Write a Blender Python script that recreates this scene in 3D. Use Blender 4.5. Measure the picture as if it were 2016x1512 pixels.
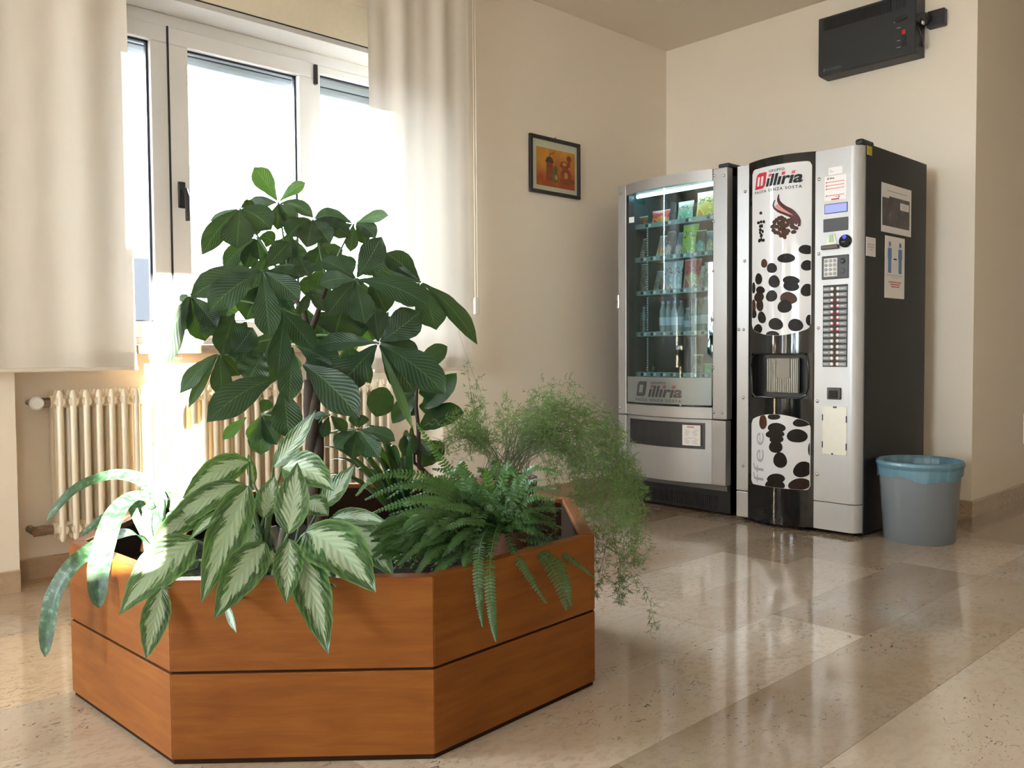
import bpy, bmesh, math, random
from math import sin, cos, pi, radians as rad
from mathutils import Vector as V, Matrix

# ------------------------------------------------------------------ camera, world, sun, exposure
scene = bpy.context.scene
COL = scene.collection
for o in list(bpy.data.objects):
    bpy.data.objects.remove(o, do_unlink=True)

F_PX = 1693.04                                   # focal length in pixels of the 2016 x 1512 photograph
CAM = V((0.0, 0.0, 0.887))
CR = V((0.683425, 0.729986, -0.007111))          # camera right
CD = V((0.022901, -0.031174, -0.999252))         # camera down
CF = V((-0.729662, 0.68275, -0.038023))          # camera forward
cam_data = bpy.data.cameras.new('camera')
cam_data.sensor_width = 36.0
cam_data.lens = F_PX / 2016 * 36.0
cam_data.clip_start = 0.02
cam = bpy.data.objects.new('camera', cam_data)
COL.objects.link(cam)
cam.matrix_world = Matrix(((CR.x, -CD.x, -CF.x, CAM.x), (CR.y, -CD.y, -CF.y, CAM.y), (CR.z, -CD.z, -CF.z, CAM.z), (0, 0, 0, 1)))
scene.camera = cam

world = bpy.data.worlds.new('sky')
scene.world = world
world.use_nodes = True
wb = world.node_tree.nodes['Background']
wb.inputs[0].default_value = (0.86, 0.94, 1.03, 1)
wb.inputs[1].default_value = 15.0

SUN_AZ = rad(25.4)          # low sun, let in by an added right wall slit, strikes the radiator wall
SUN_T = 0.2126            # tangent of its elevation
sun_data = bpy.data.lights.new('sun', 'SUN')
sun_data.energy = 75.0
sun_data.angle = rad(0.6)
sun_data.color = (1.0, 0.93, 0.8)
sun = bpy.data.objects.new('sun', sun_data)
COL.objects.link(sun)
sun_dir = V((-cos(SUN_AZ), sin(SUN_AZ), -SUN_T)).normalized()
sun.rotation_euler = sun_dir.to_track_quat('-Z', 'Y').to_euler()
sun.location = (8, -4, 6)

def portal(name, loc, rot, sx, sy):
    d = bpy.data.lights.new(name, 'AREA')
    d.shape = 'RECTANGLE'
    d.size, d.size_y = sx, sy
    d.cycles.is_portal = True
    o = bpy.data.objects.new(name, d)
    COL.objects.link(o)
    o.location, o.rotation_euler = loc, rot
    return o
portal('window_portal', (-4.06, 1.84, 1.62), (0, rad(-90), 0), 1.35, 2.0)
portal('window_portal', (-4.06, -2.3, 1.5), (0, rad(-90), 0), 2.35, 2.0)
portal('window_portal', (-0.9, -7.22, 1.65), (rad(90), 0, 0), 2.4, 1.7)  # guides sky light through the added front opening
portal('window_portal', (-4.06, -4.85, 1.5), (0, rad(-90), 0), 2.35, 2.1)

scene.view_settings.view_transform = 'Standard'
scene.view_settings.look = 'None'
scene.view_settings.gamma = 1.0
scene.view_settings.use_curve_mapping = False
scene.view_settings.exposure = 1.76
scene.cycles.max_bounces = 12
scene.cycles.diffuse_bounces = 6
scene.cycles.transparent_max_bounces = 24
scene.cycles.sample_clamp_indirect = 6.0
scene.cycles.caustics_refractive = False

# ------------------------------------------------------------------ measuring helpers (survey of the photograph -> points in the room)
def ray(px, py):
    return CF + CR * ((px - 1008) / F_PX) + CD * ((py - 756) / F_PX)
def at(px, py, d):                 # the point at forward distance d
    return CAM + ray(px, py) * d
def at_y(px, py, Y):
    r = ray(px, py)
    return CAM + r * (Y / r.y)

# ------------------------------------------------------------------ scene helpers
def tag(o, label=None, cat=None, group=None, kind=None):
    if label: o['label'] = label
    if cat: o['category'] = cat
    if group: o['group'] = group
    if kind: o['kind'] = kind
    return o
def empty(name, loc=(0, 0, 0), label=None, cat=None, group=None):
    o = bpy.data.objects.new(name, None)
    o.empty_display_size = 0.1
    COL.objects.link(o)
    o.location = loc
    return tag(o, label, cat, group)
def attach(o, parent):
    if parent is not None:
        o.parent = parent
        p, off = parent, V((0, 0, 0))
        while p is not None:
            off += V(p.location)
            p = p.parent
        o.location = V(o.location) - off
    return o

class MB:
    def __init__(s):
        s.v, s.f, s.m, s.uv, s.mats = [], [], [], [], []
    def mi(s, mat):
        if mat not in s.mats: s.mats.append(mat)
        return s.mats.index(mat)
    def add(s, vs, fs, mat=None, uvs=None):
        b = len(s.v)
        s.v += [tuple(x) for x in vs]
        s.uv += uvs if uvs else [(0.5, 0.5)] * len(vs)
        k = s.mi(mat) if mat else 0
        for f in fs:
            s.f.append(tuple(i + b for i in f)); s.m.append(k)
        return s
    def box(s, x0, x1, y0, y1, z0, z1, mat=None):
        return s.add([(x0, y0, z0), (x1, y0, z0), (x1, y1, z0), (x0, y1, z0), (x0, y0, z1), (x1, y0, z1), (x1, y1, z1), (x0, y1, z1)],
                     [(0, 3, 2, 1), (4, 5, 6, 7), (0, 1, 5, 4), (1, 2, 6, 5), (2, 3, 7, 6), (3, 0, 4, 7)], mat)
    def prism(s, poly, z0, z1, mat=None, axis='z'):
        n = len(poly)
        mk = {'z': lambda a, b, c: (a, b, c), 'y': lambda a, b, c: (a, c, b), 'x': lambda a, b, c: (c, a, b)}[axis]
        vs = [mk(a, b, z0) for a, b in poly] + [mk(a, b, z1) for a, b in poly]
        fs = [tuple(range(n - 1, -1, -1)), tuple(range(n, 2 * n))] + [(i, (i + 1) % n, n + (i + 1) % n, n + i) for i in range(n)]
        return s.add(vs, fs, mat)
    def tube(s, pts, r, n=8, mat=None, cap=True):
        pts = [V(p) for p in pts]
        rs = r if isinstance(r, (list, tuple)) else [r] * len(pts)
        vs, fs = [], []
        up = V((0.12, 0.2, 0.97)).normalized()
        for i, p in enumerate(pts):
            t = (pts[min(i + 1, len(pts) - 1)] - pts[max(i - 1, 0)]).normalized()
            a = t.cross(up)
            if a.length < 0.05: a = t.cross(V((1, 0, 0)))
            a.normalize(); b = t.cross(a)
            for k in range(n):
                th = 2 * pi * k / n
                vs.append(p + (a * cos(th) + b * sin(th)) * rs[i])
        for i in range(len(pts) - 1):
            for k in range(n):
                fs.append((i * n + k, i * n + (k + 1) % n, (i + 1) * n + (k + 1) % n, (i + 1) * n + k))
        if cap:
            fs.append(tuple(range(n - 1, -1, -1))); fs.append(tuple((len(pts) - 1) * n + k for k in range(n)))
        return s.add(vs, fs, mat)
    def lathe(s, prof, c=(0, 0, 0), n=24, mat=None, axis='z', cap=True):
        vs, fs = [], []
        for r, h in prof:
            for k in range(n):
                th = 2 * pi * k / n
                p = {'z': (r * cos(th), r * sin(th), h), 'y': (r * cos(th), h, r * sin(th)), 'x': (h, r * cos(th), r * sin(th))}[axis]
                vs.append((p[0] + c[0], p[1] + c[1], p[2] + c[2]))
        for i in range(len(prof) - 1):
            for k in range(n):
                fs.append((i * n + k, i * n + (k + 1) % n, (i + 1) * n + (k + 1) % n, (i + 1) * n + k))
        if cap:
            fs.append(tuple(range(n - 1, -1, -1))); fs.append(tuple((len(prof) - 1) * n + k for k in range(n)))
        return s.add(vs, fs, mat)
    def ell(s, c, rx, ry, rz, mat=None, nu=12, nv=8):
        prof = [(max(1e-4, sin(pi * i / nv)), -cos(pi * i / nv)) for i in range(nv + 1)]
        b = len(s.v)
        s.lathe(prof, (0, 0, 0), nu, mat)
        for i in range(b, len(s.v)):
            x, y, z = s.v[i]; s.v[i] = (x * rx + c[0], y * ry + c[1], z * rz + c[2])
        return s
    def grid(s, fn, nu, nv, mat=None):
        vs = [fn(i / nu, j / nv) for j in range(nv + 1) for i in range(nu + 1)]
        uvs = [(i / nu, j / nv) for j in range(nv + 1) for i in range(nu + 1)]
        fs = [(j * (nu + 1) + i, j * (nu + 1) + i + 1, (j + 1) * (nu + 1) + i + 1, (j + 1) * (nu + 1) + i) for j in range(nv) for i in range(nu)]
        return s.add(vs, fs, mat, uvs)
    def mesh(s, name, mat=None, smooth=False, bevel=0.0, seg=2):
        me = bpy.data.meshes.new(name)
        me.from_pydata(s.v, [], s.f)
        mats = s.mats if s.mats else [mat]
        for m in mats: me.materials.append(m)
        me.polygons.foreach_set('material_index', s.m)
        uvl = me.uv_layers.new(name='UVMap')
        flat = []
        for p in me.polygons:
            for vi in p.vertices: flat += s.uv[vi]
        uvl.data.foreach_set('uv', flat)
        if bevel:
            bm = bmesh.new(); bm.from_mesh(me)
            bmesh.ops.recalc_face_normals(bm, faces=bm.faces)
            es = [e for e in bm.edges if len(e.link_faces) == 2 and e.calc_face_angle(0) > 0.6]
            bmesh.ops.bevel(bm, geom=es, offset=bevel, segments=seg, profile=0.5, affect='EDGES', clamp_overlap=True)
            bm.to_mesh(me); bm.free()
        if smooth:
            me.polygons.foreach_set('use_smooth', [True] * len(me.polygons))
            if smooth == 'auto':
                try: me.set_sharp_from_angle(angle=rad(35))
                except Exception: pass
        me.update()
        return me
    def build(s, name, mat=None, parent=None, smooth=False, bevel=0.0, seg=2, label=None):
        o = bpy.data.objects.new(name, s.mesh(name, mat, smooth, bevel, seg))
        COL.objects.link(o)
        attach(o, parent)
        if label: o['label'] = label
        return o

# ------------------------------------------------------------------ materials
MATS = {}
def lin(c):
    return tuple((x / 12.92 if x <= 0.04045 else ((x + 0.055) / 1.055) ** 2.4) for x in c)
def srgb(r, g, b):
    return lin((r / 255, g / 255, b / 255))
class NT:
    def __init__(s, name):
        s.m = bpy.data.materials.new(name); s.m.use_nodes = True
        s.t = s.m.node_tree; s.n = s.t.nodes; s.l = s.t.links
        s.p = s.n['Principled BSDF']; s.out = s.n['Material Output']
    def add(s, ty, **kw):
        n = s.n.new(ty)
        for k, v in kw.items(): setattr(n, k, v)
        return n
    def link(s, a, b): s.l.new(a, b)
    def math(s, op, a, b=None, c=None, clamp=False):
        n = s.add('ShaderNodeMath', operation=op, use_clamp=clamp)
        for i, x in enumerate((a, b, c)):
            if x is None: continue
            if isinstance(x, (int, float)): n.inputs[i].default_value = x
            else: s.link(x, n.inputs[i])
        return n.outputs[0]
    def mix(s, f, a, b, blend='MIX'):
        n = s.add('ShaderNodeMix', data_type='RGBA', blend_type=blend)
        for i, x in ((0, f), (6, a), (7, b)):
            if isinstance(x, (int, float)): n.inputs[i].default_value = x
            elif isinstance(x, tuple): n.inputs[i].default_value = (*x[:3], 1)
            else: s.link(x, n.inputs[i])
        return n.outputs[2]
    def noise(s, scale, detail=3, rough=0.5, vec=None, dist=0.0):
        n = s.add('ShaderNodeTexNoise')
        n.inputs['Scale'].default_value = scale; n.inputs['Detail'].default_value = detail
        n.inputs['Roughness'].default_value = rough; n.inputs['Distortion'].default_value = dist
        if vec is not None: s.link(vec, n.inputs['Vector'])
        return n.outputs['Fac']
    def coord(s, which='Object', scale=None, loc=None):
        c = s.add('ShaderNodeTexCoord').outputs[which]
        if scale is None: return c
        mp = s.add('ShaderNodeMapping'); mp.inputs['Scale'].default_value = scale
        if loc: mp.inputs['Location'].default_value = loc
        s.link(c, mp.inputs['Vector'])
        return mp.outputs[0]
    def pos(s, scale=(1, 1, 1)):
        g = s.add('ShaderNodeNewGeometry').outputs['Position']
        mp = s.add('ShaderNodeMapping'); mp.inputs['Scale'].default_value = scale
        s.link(g, mp.inputs['Vector'])
        return mp.outputs[0]
    def ramp(s, fac, stops):
        r = s.add('ShaderNodeValToRGB')
        while len(r.color_ramp.elements) < len(stops): r.color_ramp.elements.new(0.5)
        for e, (p, c) in zip(r.color_ramp.elements, stops):
            e.position = p; e.color = (*c[:3], 1) if isinstance(c, tuple) else (c, c, c, 1)
        s.link(fac, r.inputs[0])
        return r.outputs[0]
    def bump(s, h, strength=0.3, dist=0.01):
        b = s.add('ShaderNodeBump'); b.inputs['Strength'].default_value = strength; b.inputs['Distance'].default_value = dist
        s.link(h, b.inputs['Height']); s.link(b.outputs[0], s.p.inputs['Normal'])
        return b.outputs[0]
    def set(s, **kw):
        for k, v in kw.items():
            i = s.p.inputs[k.replace('_', ' ')]
            if isinstance(v, tuple): i.default_value = (*v[:3], 1) if len(i.default_value) == 4 else v
            elif isinstance(v, (int, float)): i.default_value = v
            else: s.link(v, i)
        return s

def plain(name, col, rough=0.5, metal=0.0, grain=0.06, gscale=40, bump=0.0, **kw):
    if name in MATS: return MATS[name]
    n = NT(name)
    f = n.noise(gscale, 4, 0.6, n.coord('Object'))
    c = n.mix(f, tuple(x * (1 - grain) for x in col), tuple(min(1, x * (1 + grain)) for x in col))
    n.set(Base_Color=c, Roughness=rough, Metallic=metal, **kw)
    if bump: n.bump(f, bump, 0.004)
    MATS[name] = n.m
    return n.m

def m_wall(name, col):
    n = NT(name)
    p = n.pos()
    a = n.noise(1.3, 3, 0.5, p); b = n.noise(120, 3, 0.6, p)
    c = n.mix(a, tuple(x * 0.965 for x in col), tuple(min(1, x * 1.03) for x in col))
    n.set(Base_Color=c, Roughness=0.62); n.bump(b, 0.12, 0.003)
    return n.m
WALL = m_wall('cream plaster', (0.745, 0.662, 0.55))
CEIL = m_wall('ceiling plaster', (0.76, 0.68, 0.58))

def m_marble(name, tone, rough, fromobj=True):
    n = NT(name)
    p = n.pos()
    if fromobj:
        oi = n.add('ShaderNodeObjectInfo')
        base, rnd = oi.outputs['Color'], oi.outputs['Random']
        off = n.add('ShaderNodeVectorMath', operation='ADD')
        cmb = n.add('ShaderNodeCombineXYZ')
        n.link(n.math('MULTIPLY', rnd, 37.0), cmb.inputs[0]); n.link(n.math('MULTIPLY', rnd, 91.0), cmb.inputs[1])
        n.link(p, off.inputs[0]); n.link(cmb.outputs[0], off.inputs[1])
        p = off.outputs[0]
    else:
        base = n.add('ShaderNodeRGB').outputs[0]; base.default_value = (*tone, 1)
    mp = n.add('ShaderNodeMapping'); mp.inputs['Scale'].default_value = (1.0, 0.55, 1.0); n.link(p, mp.inputs['Vector'])
    q = mp.outputs[0]
    big = n.noise(3.2, 4, 0.6, q, 0.6)
    mott = n.noise(55, 4, 0.6, q, 0.6)
    c = n.mix(n.ramp(big, [(0.3, 0.0), (0.7, 1.0)]), n.mix(0.16, base, (0.50, 0.33, 0.20)), n.mix(0.16, base, (0.92, 0.84, 0.72)))
    pink = n.ramp(mott, [(0.51, 0.0), (0.57, 1.0)])
    patchy = n.ramp(n.noise(2.1, 2, 0.5, q), [(0.36, 0.25), (0.6, 1.0)])
    c = n.mix(n.math('MULTIPLY', pink, patchy), c, n.mix(0.30, c, (0.22, 0.13, 0.07)))
    # small dark fossil specks in loose swarms
    sp = n.noise(52, 3, 0.55, q, 2.2)
    spm = n.ramp(sp, [(0.625, 0.0), (0.66, 1.0)])
    zone = n.ramp(n.noise(3.7, 3, 0.6, q), [(0.46, 0.0), (0.58, 1.0)])
    c = n.mix(n.math('MULTIPLY', n.math('MULTIPLY', spm, zone), 0.85), c, (0.075, 0.062, 0.06))
    n.set(Base_Color=c, Roughness=rough, IOR=1.62)
    n.p.inputs['Coat Weight'].default_value = 0.25
    n.p.inputs['Coat Roughness'].default_value = 0.05
    return n.m
TILE = m_marble('polished marble tile', (0.5, 0.4, 0.3), 0.10)
SKIRT = m_marble('brown marble skirting', (0.38, 0.27, 0.165), 0.25, False)
SILL = m_marble('brown marble sill', (0.36, 0.26, 0.17), 0.18, False)

def m_wood():
    n = NT('varnished cherry veneer')
    p = n.coord('Object')
    oi = n.add('ShaderNodeObjectInfo')
    off = n.add('ShaderNodeVectorMath', operation='ADD'); cmb = n.add('ShaderNodeCombineXYZ')
    n.link(n.math('MULTIPLY', oi.outputs['Random'], 23.0), cmb.inputs[2]); n.link(p, off.inputs[0]); n.link(cmb.outputs[0], off.inputs[1])
    uv = n.coord('UV', (3.0, 26.0, 1.0))
    off2 = n.add('ShaderNodeVectorMath', operation='ADD'); n.link(uv, off2.inputs[0]); n.link(cmb.outputs[0], off2.inputs[1])
    g = n.noise(1.6, 5, 0.62, off2.outputs[0], 0.5)
    cloud = n.noise(4.5, 3, 0.55, off.outputs[0])
    f = n.math('ADD', n.math('MULTIPLY', g, 0.6), n.math('MULTIPLY', cloud, 0.4))
    c = n.ramp(f, [(0.3, (0.115, 0.034, 0.0055)), (0.5, (0.155, 0.049, 0.0078)), (0.72, (0.20, 0.070, 0.0115))])
    n.set(Base_Color=c, Roughness=0.5, Specular_IOR_Level=0.14)
    n.p.inputs['Coat Weight'].default_value = 0.0; n.p.inputs['Coat Roughness'].default_value = 0.22
    n.bump(g, 0.03, 0.002)
    return n.m
WOOD = m_wood()
WOOD_DARK = plain('dark wood core', (0.02, 0.009, 0.004), 0.8, Specular_IOR_Level=0.05)  # near black wood in the board grooves and inside the planter
PVC = plain('white window plastic', (0.74, 0.74, 0.74), 0.35, grain=0.02)
GASKET = plain('black rubber gasket', (0.012, 0.014, 0.02), 0.5)
BLACKP = plain('black plastic', (0.014, 0.014, 0.016), 0.38)
HEATB = plain('charcoal heater plastic', (0.018, 0.02, 0.021), 0.45)
CABB = plain('black painted steel', (0.0055, 0.0065, 0.0075), 0.5, bump=0.02)
GLOSSB = plain('gloss black acrylic', (0.006, 0.007, 0.008), 0.07, grain=0.02)
SCREW = plain('bright screw steel', (0.6, 0.57, 0.53), 0.25, 1.0)
CHROME = plain('brass valve', (0.3, 0.24, 0.2), 0.35, 1.0)
RADI = plain('cream radiator enamel', (0.74, 0.655, 0.50), 0.32, grain=0.02)
CORDM = plain('white cord', (0.75, 0.7, 0.62), 0.6)
SHUT = plain('grey blind slat', (0.27, 0.3, 0.32), 0.5)
BOXP = plain('cream box panel', (0.68, 0.62, 0.49), 0.55)
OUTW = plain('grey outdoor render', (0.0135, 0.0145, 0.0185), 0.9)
PAPER = plain('white paper', (0.72, 0.7, 0.68), 0.7, grain=0.03)
POSTW = plain('glossy white poster', (0.62, 0.62, 0.63), 0.09, grain=0.01)
RED = plain('print red', (0.5, 0.02, 0.035), 0.25)
INK = plain('print black', (0.010, 0.010, 0.012), 0.35, Specular_IOR_Level=0.15)
GREYI = plain('print grey', (0.3, 0.29, 0.32), 0.3)
PALEGREY = plain('faded print grey', (0.42, 0.42, 0.44), 0.4)
REDI = plain('print pale red', (0.55, 0.16, 0.16), 0.5)
BLUEI = plain('print blue', (0.1, 0.2, 0.42), 0.5)
BEAN = plain('coffee bean print', (0.012, 0.008, 0.006), 0.4, grain=0.5, gscale=25, Specular_IOR_Level=0.12)
BEANC = plain('dark brown bean print', (0.025, 0.013, 0.009), 0.4, grain=0.6, gscale=90, Specular_IOR_Level=0.12)
BEANB = plain('brown bean print', (0.055, 0.023, 0.012), 0.4, grain=0.6, gscale=90, Specular_IOR_Level=0.12)
SWIRL = plain('maroon swirl print', (0.07, 0.014, 0.016), 0.35, Specular_IOR_Level=0.15)
SWIRLP = plain('pink swirl print', (0.5, 0.22, 0.2), 0.2)
TERRA = plain('terracotta', (0.13, 0.05, 0.028), 0.75, grain=0.15, bump=0.05)
BINP = plain('grey bin plastic', (0.135, 0.148, 0.155), 0.33, grain=0.02)
YELL = plain('yellow warning label', (0.5, 0.4, 0.03), 0.5)
BUTTON = plain('grey button plastic', (0.25, 0.26, 0.27), 0.3)
IVORY = plain('ivory plastic panel', (0.62, 0.6, 0.52), 0.4)
DARKGL = plain('dark grey display window', (0.065, 0.068, 0.072), 0.2)
SCREENF = plain('scratched service window', (0.3, 0.28, 0.24), 0.25)

def m_soil():
    n = NT('dark potting soil')
    f = n.noise(60, 5, 0.7, n.coord('Object'))
    n.set(Base_Color=n.ramp(f, [(0.35, (0.004, 0.0025, 0.0015)), (0.65, (0.022, 0.014, 0.009))]), Roughness=0.95, Specular_IOR_Level=0.05)
    n.bump(f, 1.0, 0.02)
    return n.m
SOIL = m_soil()
def m_brushed(name, col, rough, metal=0.75):
    n = NT(name)
    f = n.noise(3.0, 4, 0.6, n.coord('Object', (60, 60, 0.6)))
    s = n.noise(3.0, 3, 0.5, n.coord('Object'))
    c = n.mix(f, tuple(x * 0.97 for x in col), tuple(min(1, x * 1.03) for x in col))
    n.set(Base_Color=n.mix(n.math('MULTIPLY', s, 0.12), c, (0.3, 0.28, 0.26)), Roughness=rough, Metallic=metal)
    return n.m
ALU = m_brushed('brushed aluminium', (0.36, 0.352, 0.345), 0.42, 0.5)
SILV = m_brushed('silver painted panel', (0.44, 0.438, 0.434), 0.38, 0.35)

def m_emit(name, col, st):
    n = NT(name)
    n.set(Base_Color=col, Emission_Color=col, Emission_Strength=st, Roughness=0.3)
    return n.m
TUBE = m_emit('fluorescent tube', (0.86, 1.0, 1.0), 4.5)
LCD = m_emit('backlit blue display', (0.22, 0.25, 0.72), 0.16)
BLUELED = m_emit('blue lit ring', (0.03, 0.03, 0.6), 0.22)

def m_glass(name, tint, ior=1.5):
    n = NT(name)
    n.n.remove(n.p)
    tr = n.add('ShaderNodeBsdfTransparent'); tr.inputs[0].default_value = (*tint, 1)
    gl = n.add('ShaderNodeBsdfGlossy'); gl.inputs['Roughness'].default_value = 0.02
    lw = n.add('ShaderNodeLayerWeight'); lw.inputs[0].default_value = 0.5
    r0 = ((ior - 1) / (ior + 1)) ** 2
    fz = n.math('ADD', n.math('MULTIPLY', n.math('POWER', lw.outputs['Facing'], 5.0), 1 - r0), r0)
    mx = n.add('ShaderNodeMixShader')
    n.link(fz, mx.inputs[0]); n.link(tr.outputs[0], mx.inputs[1]); n.link(gl.outputs[0], mx.inputs[2])
    n.link(mx.outputs[0], n.out.inputs[0])
    return n.m
GLASS = m_glass('window glass', (0.95, 0.97, 0.97))
VGLASS = m_glass('vending glass', (0.76, 0.90, 0.92), 1.6)
def m_frost():
    n = NT('frosted glass film')
    n.set(Base_Color=(0.2, 0.22, 0.22), Roughness=0.3, Metallic=0.3)
    return n.m
FROST = m_frost()

def m_fabric():
    n = NT('off white curtain fabric')
    p = n.coord('Object')
    w = n.noise(260, 2, 0.5, p)
    st = n.noise(5, 4, 0.6, n.coord('Object', (3, 3, 0.5)))
    c = n.mix(st, (0.66, 0.61, 0.54), (0.74, 0.70, 0.63))
    n.n.remove(n.p)
    d = n.add('ShaderNodeBsdfDiffuse'); t = n.add('ShaderNodeBsdfTranslucent'); mx = n.add('ShaderNodeMixShader')
    n.link(c, d.inputs[0]); n.link(c, t.inputs[0]); mx.inputs[0].default_value = 0.09
    b = n.add('ShaderNodeBump'); b.inputs['Strength'].default_value = 0.15; b.inputs['Distance'].default_value = 0.002
    n.link(w, b.inputs['Height']); n.link(b.outputs[0], d.inputs['Normal'])
    n.link(d.outputs[0], mx.inputs[1]); n.link(t.outputs[0], mx.inputs[2])
    tr = n.add('ShaderNodeBsdfTransparent'); tr.inputs[0].default_value = (1, 1, 1, 1)
    m2 = n.add('ShaderNodeMixShader'); m2.inputs[0].default_value = 0.012
    n.link(mx.outputs[0], m2.inputs[1]); n.link(tr.outputs[0], m2.inputs[2]); n.link(m2.outputs[0], n.out.inputs[0])
    return n.m
FABRIC = m_fabric()

def m_bag():
    n = NT('blue bin bag film')
    f = n.noise(9, 4, 0.6, n.coord('Object', (3, 3, 1)))
    n.set(Base_Color=n.mix(f, (0.05, 0.12, 0.16), (0.12, 0.22, 0.27)), Roughness=0.3)
    n.bump(f, 0.5, 0.01)
    return n.m
BAG = m_bag()

def leafmat(name, colfn, rough=0.35, trans=0.22, veins=14.0, vslant=0.3, vstr=0.35, spec=0.5):
    n = NT(name)
    uv = n.coord('UV')
    sp = n.add('ShaderNodeSeparateXYZ'); n.link(uv, sp.inputs[0])
    U, Vv = sp.outputs[0], sp.outputs[1]
    x = n.math('ABSOLUTE', n.math('SUBTRACT', n.math('MULTIPLY', U, 2.0), 1.0))
    side = n.math('GREATER_THAN', U, 0.5)
    p = n.math('SUBTRACT', Vv, n.math('MULTIPLY', x, vslant))
    oi = n.add('ShaderNodeObjectInfo')
    c = colfn(n, x, Vv, p, side, oi.outputs['Random'])
    n.set(Base_Color=c, Roughness=rough, Specular_IOR_Level=spec)
    w = n.math('SINE', n.math('MULTIPLY', p, veins * 6.2832))
    h = n.math('ADD', n.math('MULTIPLY', w, 0.5), n.math('MULTIPLY', n.math('MINIMUM', n.math('MULTIPLY', x, 7.0), 1.0), 0.8))
    nb = n.bump(h, vstr, 0.004)
    t = n.add('ShaderNodeBsdfTranslucent'); n.link(n.mix(0.75, c, (0.16, 0.30, 0.02)), t.inputs[0])
    mx = n.add('ShaderNodeMixShader'); mx.inputs[0].default_value = trans
    n.link(n.p.outputs[0], mx.inputs[1]); n.link(t.outputs[0], mx.inputs[2]); n.link(mx.outputs[0], n.out.inputs[0])
    return n.m
def c_green(a, b, rib, ribw=0.045):
    def f(n, x, v, p, side, rnd):
        nz = n.noise(5, 3, 0.55, n.coord('Object', (4, 4, 4)))
        k = n.math('ADD', n.math('MULTIPLY', nz, 0.6), n.math('MULTIPLY', rnd, 0.55), clamp=True)
        c = n.mix(k, a, b)
        return n.mix(n.math('MULTIPLY', n.math('LESS_THAN', x, ribw), 0.8), c, rib)
    return f
def c_aglao(n, x, v, p, side, rnd):
    cb = n.add('ShaderNodeCombineXYZ')
    n.link(n.math('MULTIPLY', p, 15.0), cb.inputs[0]); n.link(n.math('MULTIPLY', x, 2.2), cb.inputs[1])
    n.link(n.math('ADD', n.math('MULTIPLY', side, 7.3), n.math('MULTIPLY', rnd, 60.0)), cb.inputs[2])
    nz = n.noise(1.0, 4, 0.65, cb.outputs[0], 0.4)
    cb2 = n.add('ShaderNodeCombineXYZ')
    n.link(n.math('MULTIPLY', p, 10.0), cb2.inputs[0]); n.link(n.math('MULTIPLY', x, 9.0), cb2.inputs[1])
    n.link(n.math('ADD', n.math('MULTIPLY', side, 3.1), n.math('MULTIPLY', rnd, 33.0)), cb2.inputs[2])
    nz2 = n.noise(1.0, 3, 0.6, cb2.outputs[0])
    ends = n.math('POWER', n.math('ABSOLUTE', n.math('SUBTRACT', n.math('MULTIPLY', v, 2.0), 0.95)), 3.0)
    t = n.math('ADD', n.math('ADD', x, n.math('MULTIPLY', n.math('SUBTRACT', nz, 0.5), 1.35)), n.math('MULTIPLY', ends, 0.42))
    silver = n.ramp(t, [(0.43, 1.0), (0.50, 0.0)])
    dark = n.mix(n.ramp(nz2, [(0.4, 0.0), (0.62, 1.0)]), (0.007, 0.028, 0.012), (0.05, 0.115, 0.03))
    rim = n.ramp(x, [(0.86, 0.0), (0.99, 1.0)])
    dark = n.mix(n.math('MULTIPLY', rim, 0.6), dark, (0.13, 0.24, 0.06))
    sil = n.mix(n.noise(9, 2, 0.5, cb2.outputs[0]), (0.19, 0.255, 0.155), (0.29, 0.355, 0.245))
    c = n.mix(silver, dark, sil)
    return n.mix(n.math('MULTIPLY', n.math('LESS_THAN', x, 0.035), 0.7), c, (0.2, 0.33, 0.2))
def c_strap(n, x, v, p, side, rnd):
    cb = n.add('ShaderNodeCombineXYZ')
    n.link(n.math('MULTIPLY', v, 34.0), cb.inputs[0]); n.link(n.math('MULTIPLY', x, 1.2), cb.inputs[1]); n.link(n.math('MULTIPLY', rnd, 40.0), cb.inputs[2])
    nz = n.noise(1.0, 3, 0.6, cb.outputs[0])
    return n.ramp(nz, [(0.38, (0.010, 0.030, 0.014)), (0.56, (0.03, 0.075, 0.035)), (0.72, (0.14, 0.2, 0.13))])
L_PACH = leafmat('pachira leaf', c_green((0.006, 0.018, 0.009), (0.014, 0.039, 0.017), (0.045, 0.095, 0.035)), 0.40, 0.08, 13, 0.32, 0.2, 0.32)
L_PACHY = leafmat('young pachira leaf', c_green((0.02, 0.07, 0.022), (0.04, 0.115, 0.035), (0.08, 0.18, 0.06)), 0.4, 0.2, 13, 0.3, 0.35)
L_FIC = leafmat('rubber plant leaf', c_green((0.005, 0.017, 0.008), (0.010, 0.030, 0.012), (0.018, 0.042, 0.018)), 0.25, 0.06, 22, 0.15, 0.03, 0.35)
L_AGL = leafmat('aglaonema leaf', c_aglao, 0.33, 0.16, 9, 0.4, 0.22)
L_STRAP = leafmat('strap leaf', c_strap, 0.42, 0.12, 1, 0.0, 0.05, 0.3)
L_DRAC = leafmat('glossy dracaena leaf', c_green((0.008, 0.025, 0.012), (0.02, 0.055, 0.02), (0.02, 0.05, 0.02)), 0.15, 0.1, 2, 0, 0.05)
L_FERN = leafmat('fern frond', c_green((0.013, 0.045, 0.011), (0.042, 0.115, 0.026), (0.05, 0.13, 0.028), 0.1), 0.5, 0.25, 1, 0, 0.1)
L_ASP = leafmat('asparagus needles', c_green((0.035, 0.07, 0.020), (0.10, 0.155, 0.04), (0.06, 0.12, 0.03), 0.0), 0.6, 0.25, 1, 0, 0.0)
STEMB = plain('brown bark', (0.035, 0.022, 0.014), 0.8, grain=0.4, bump=0.4)
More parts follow.
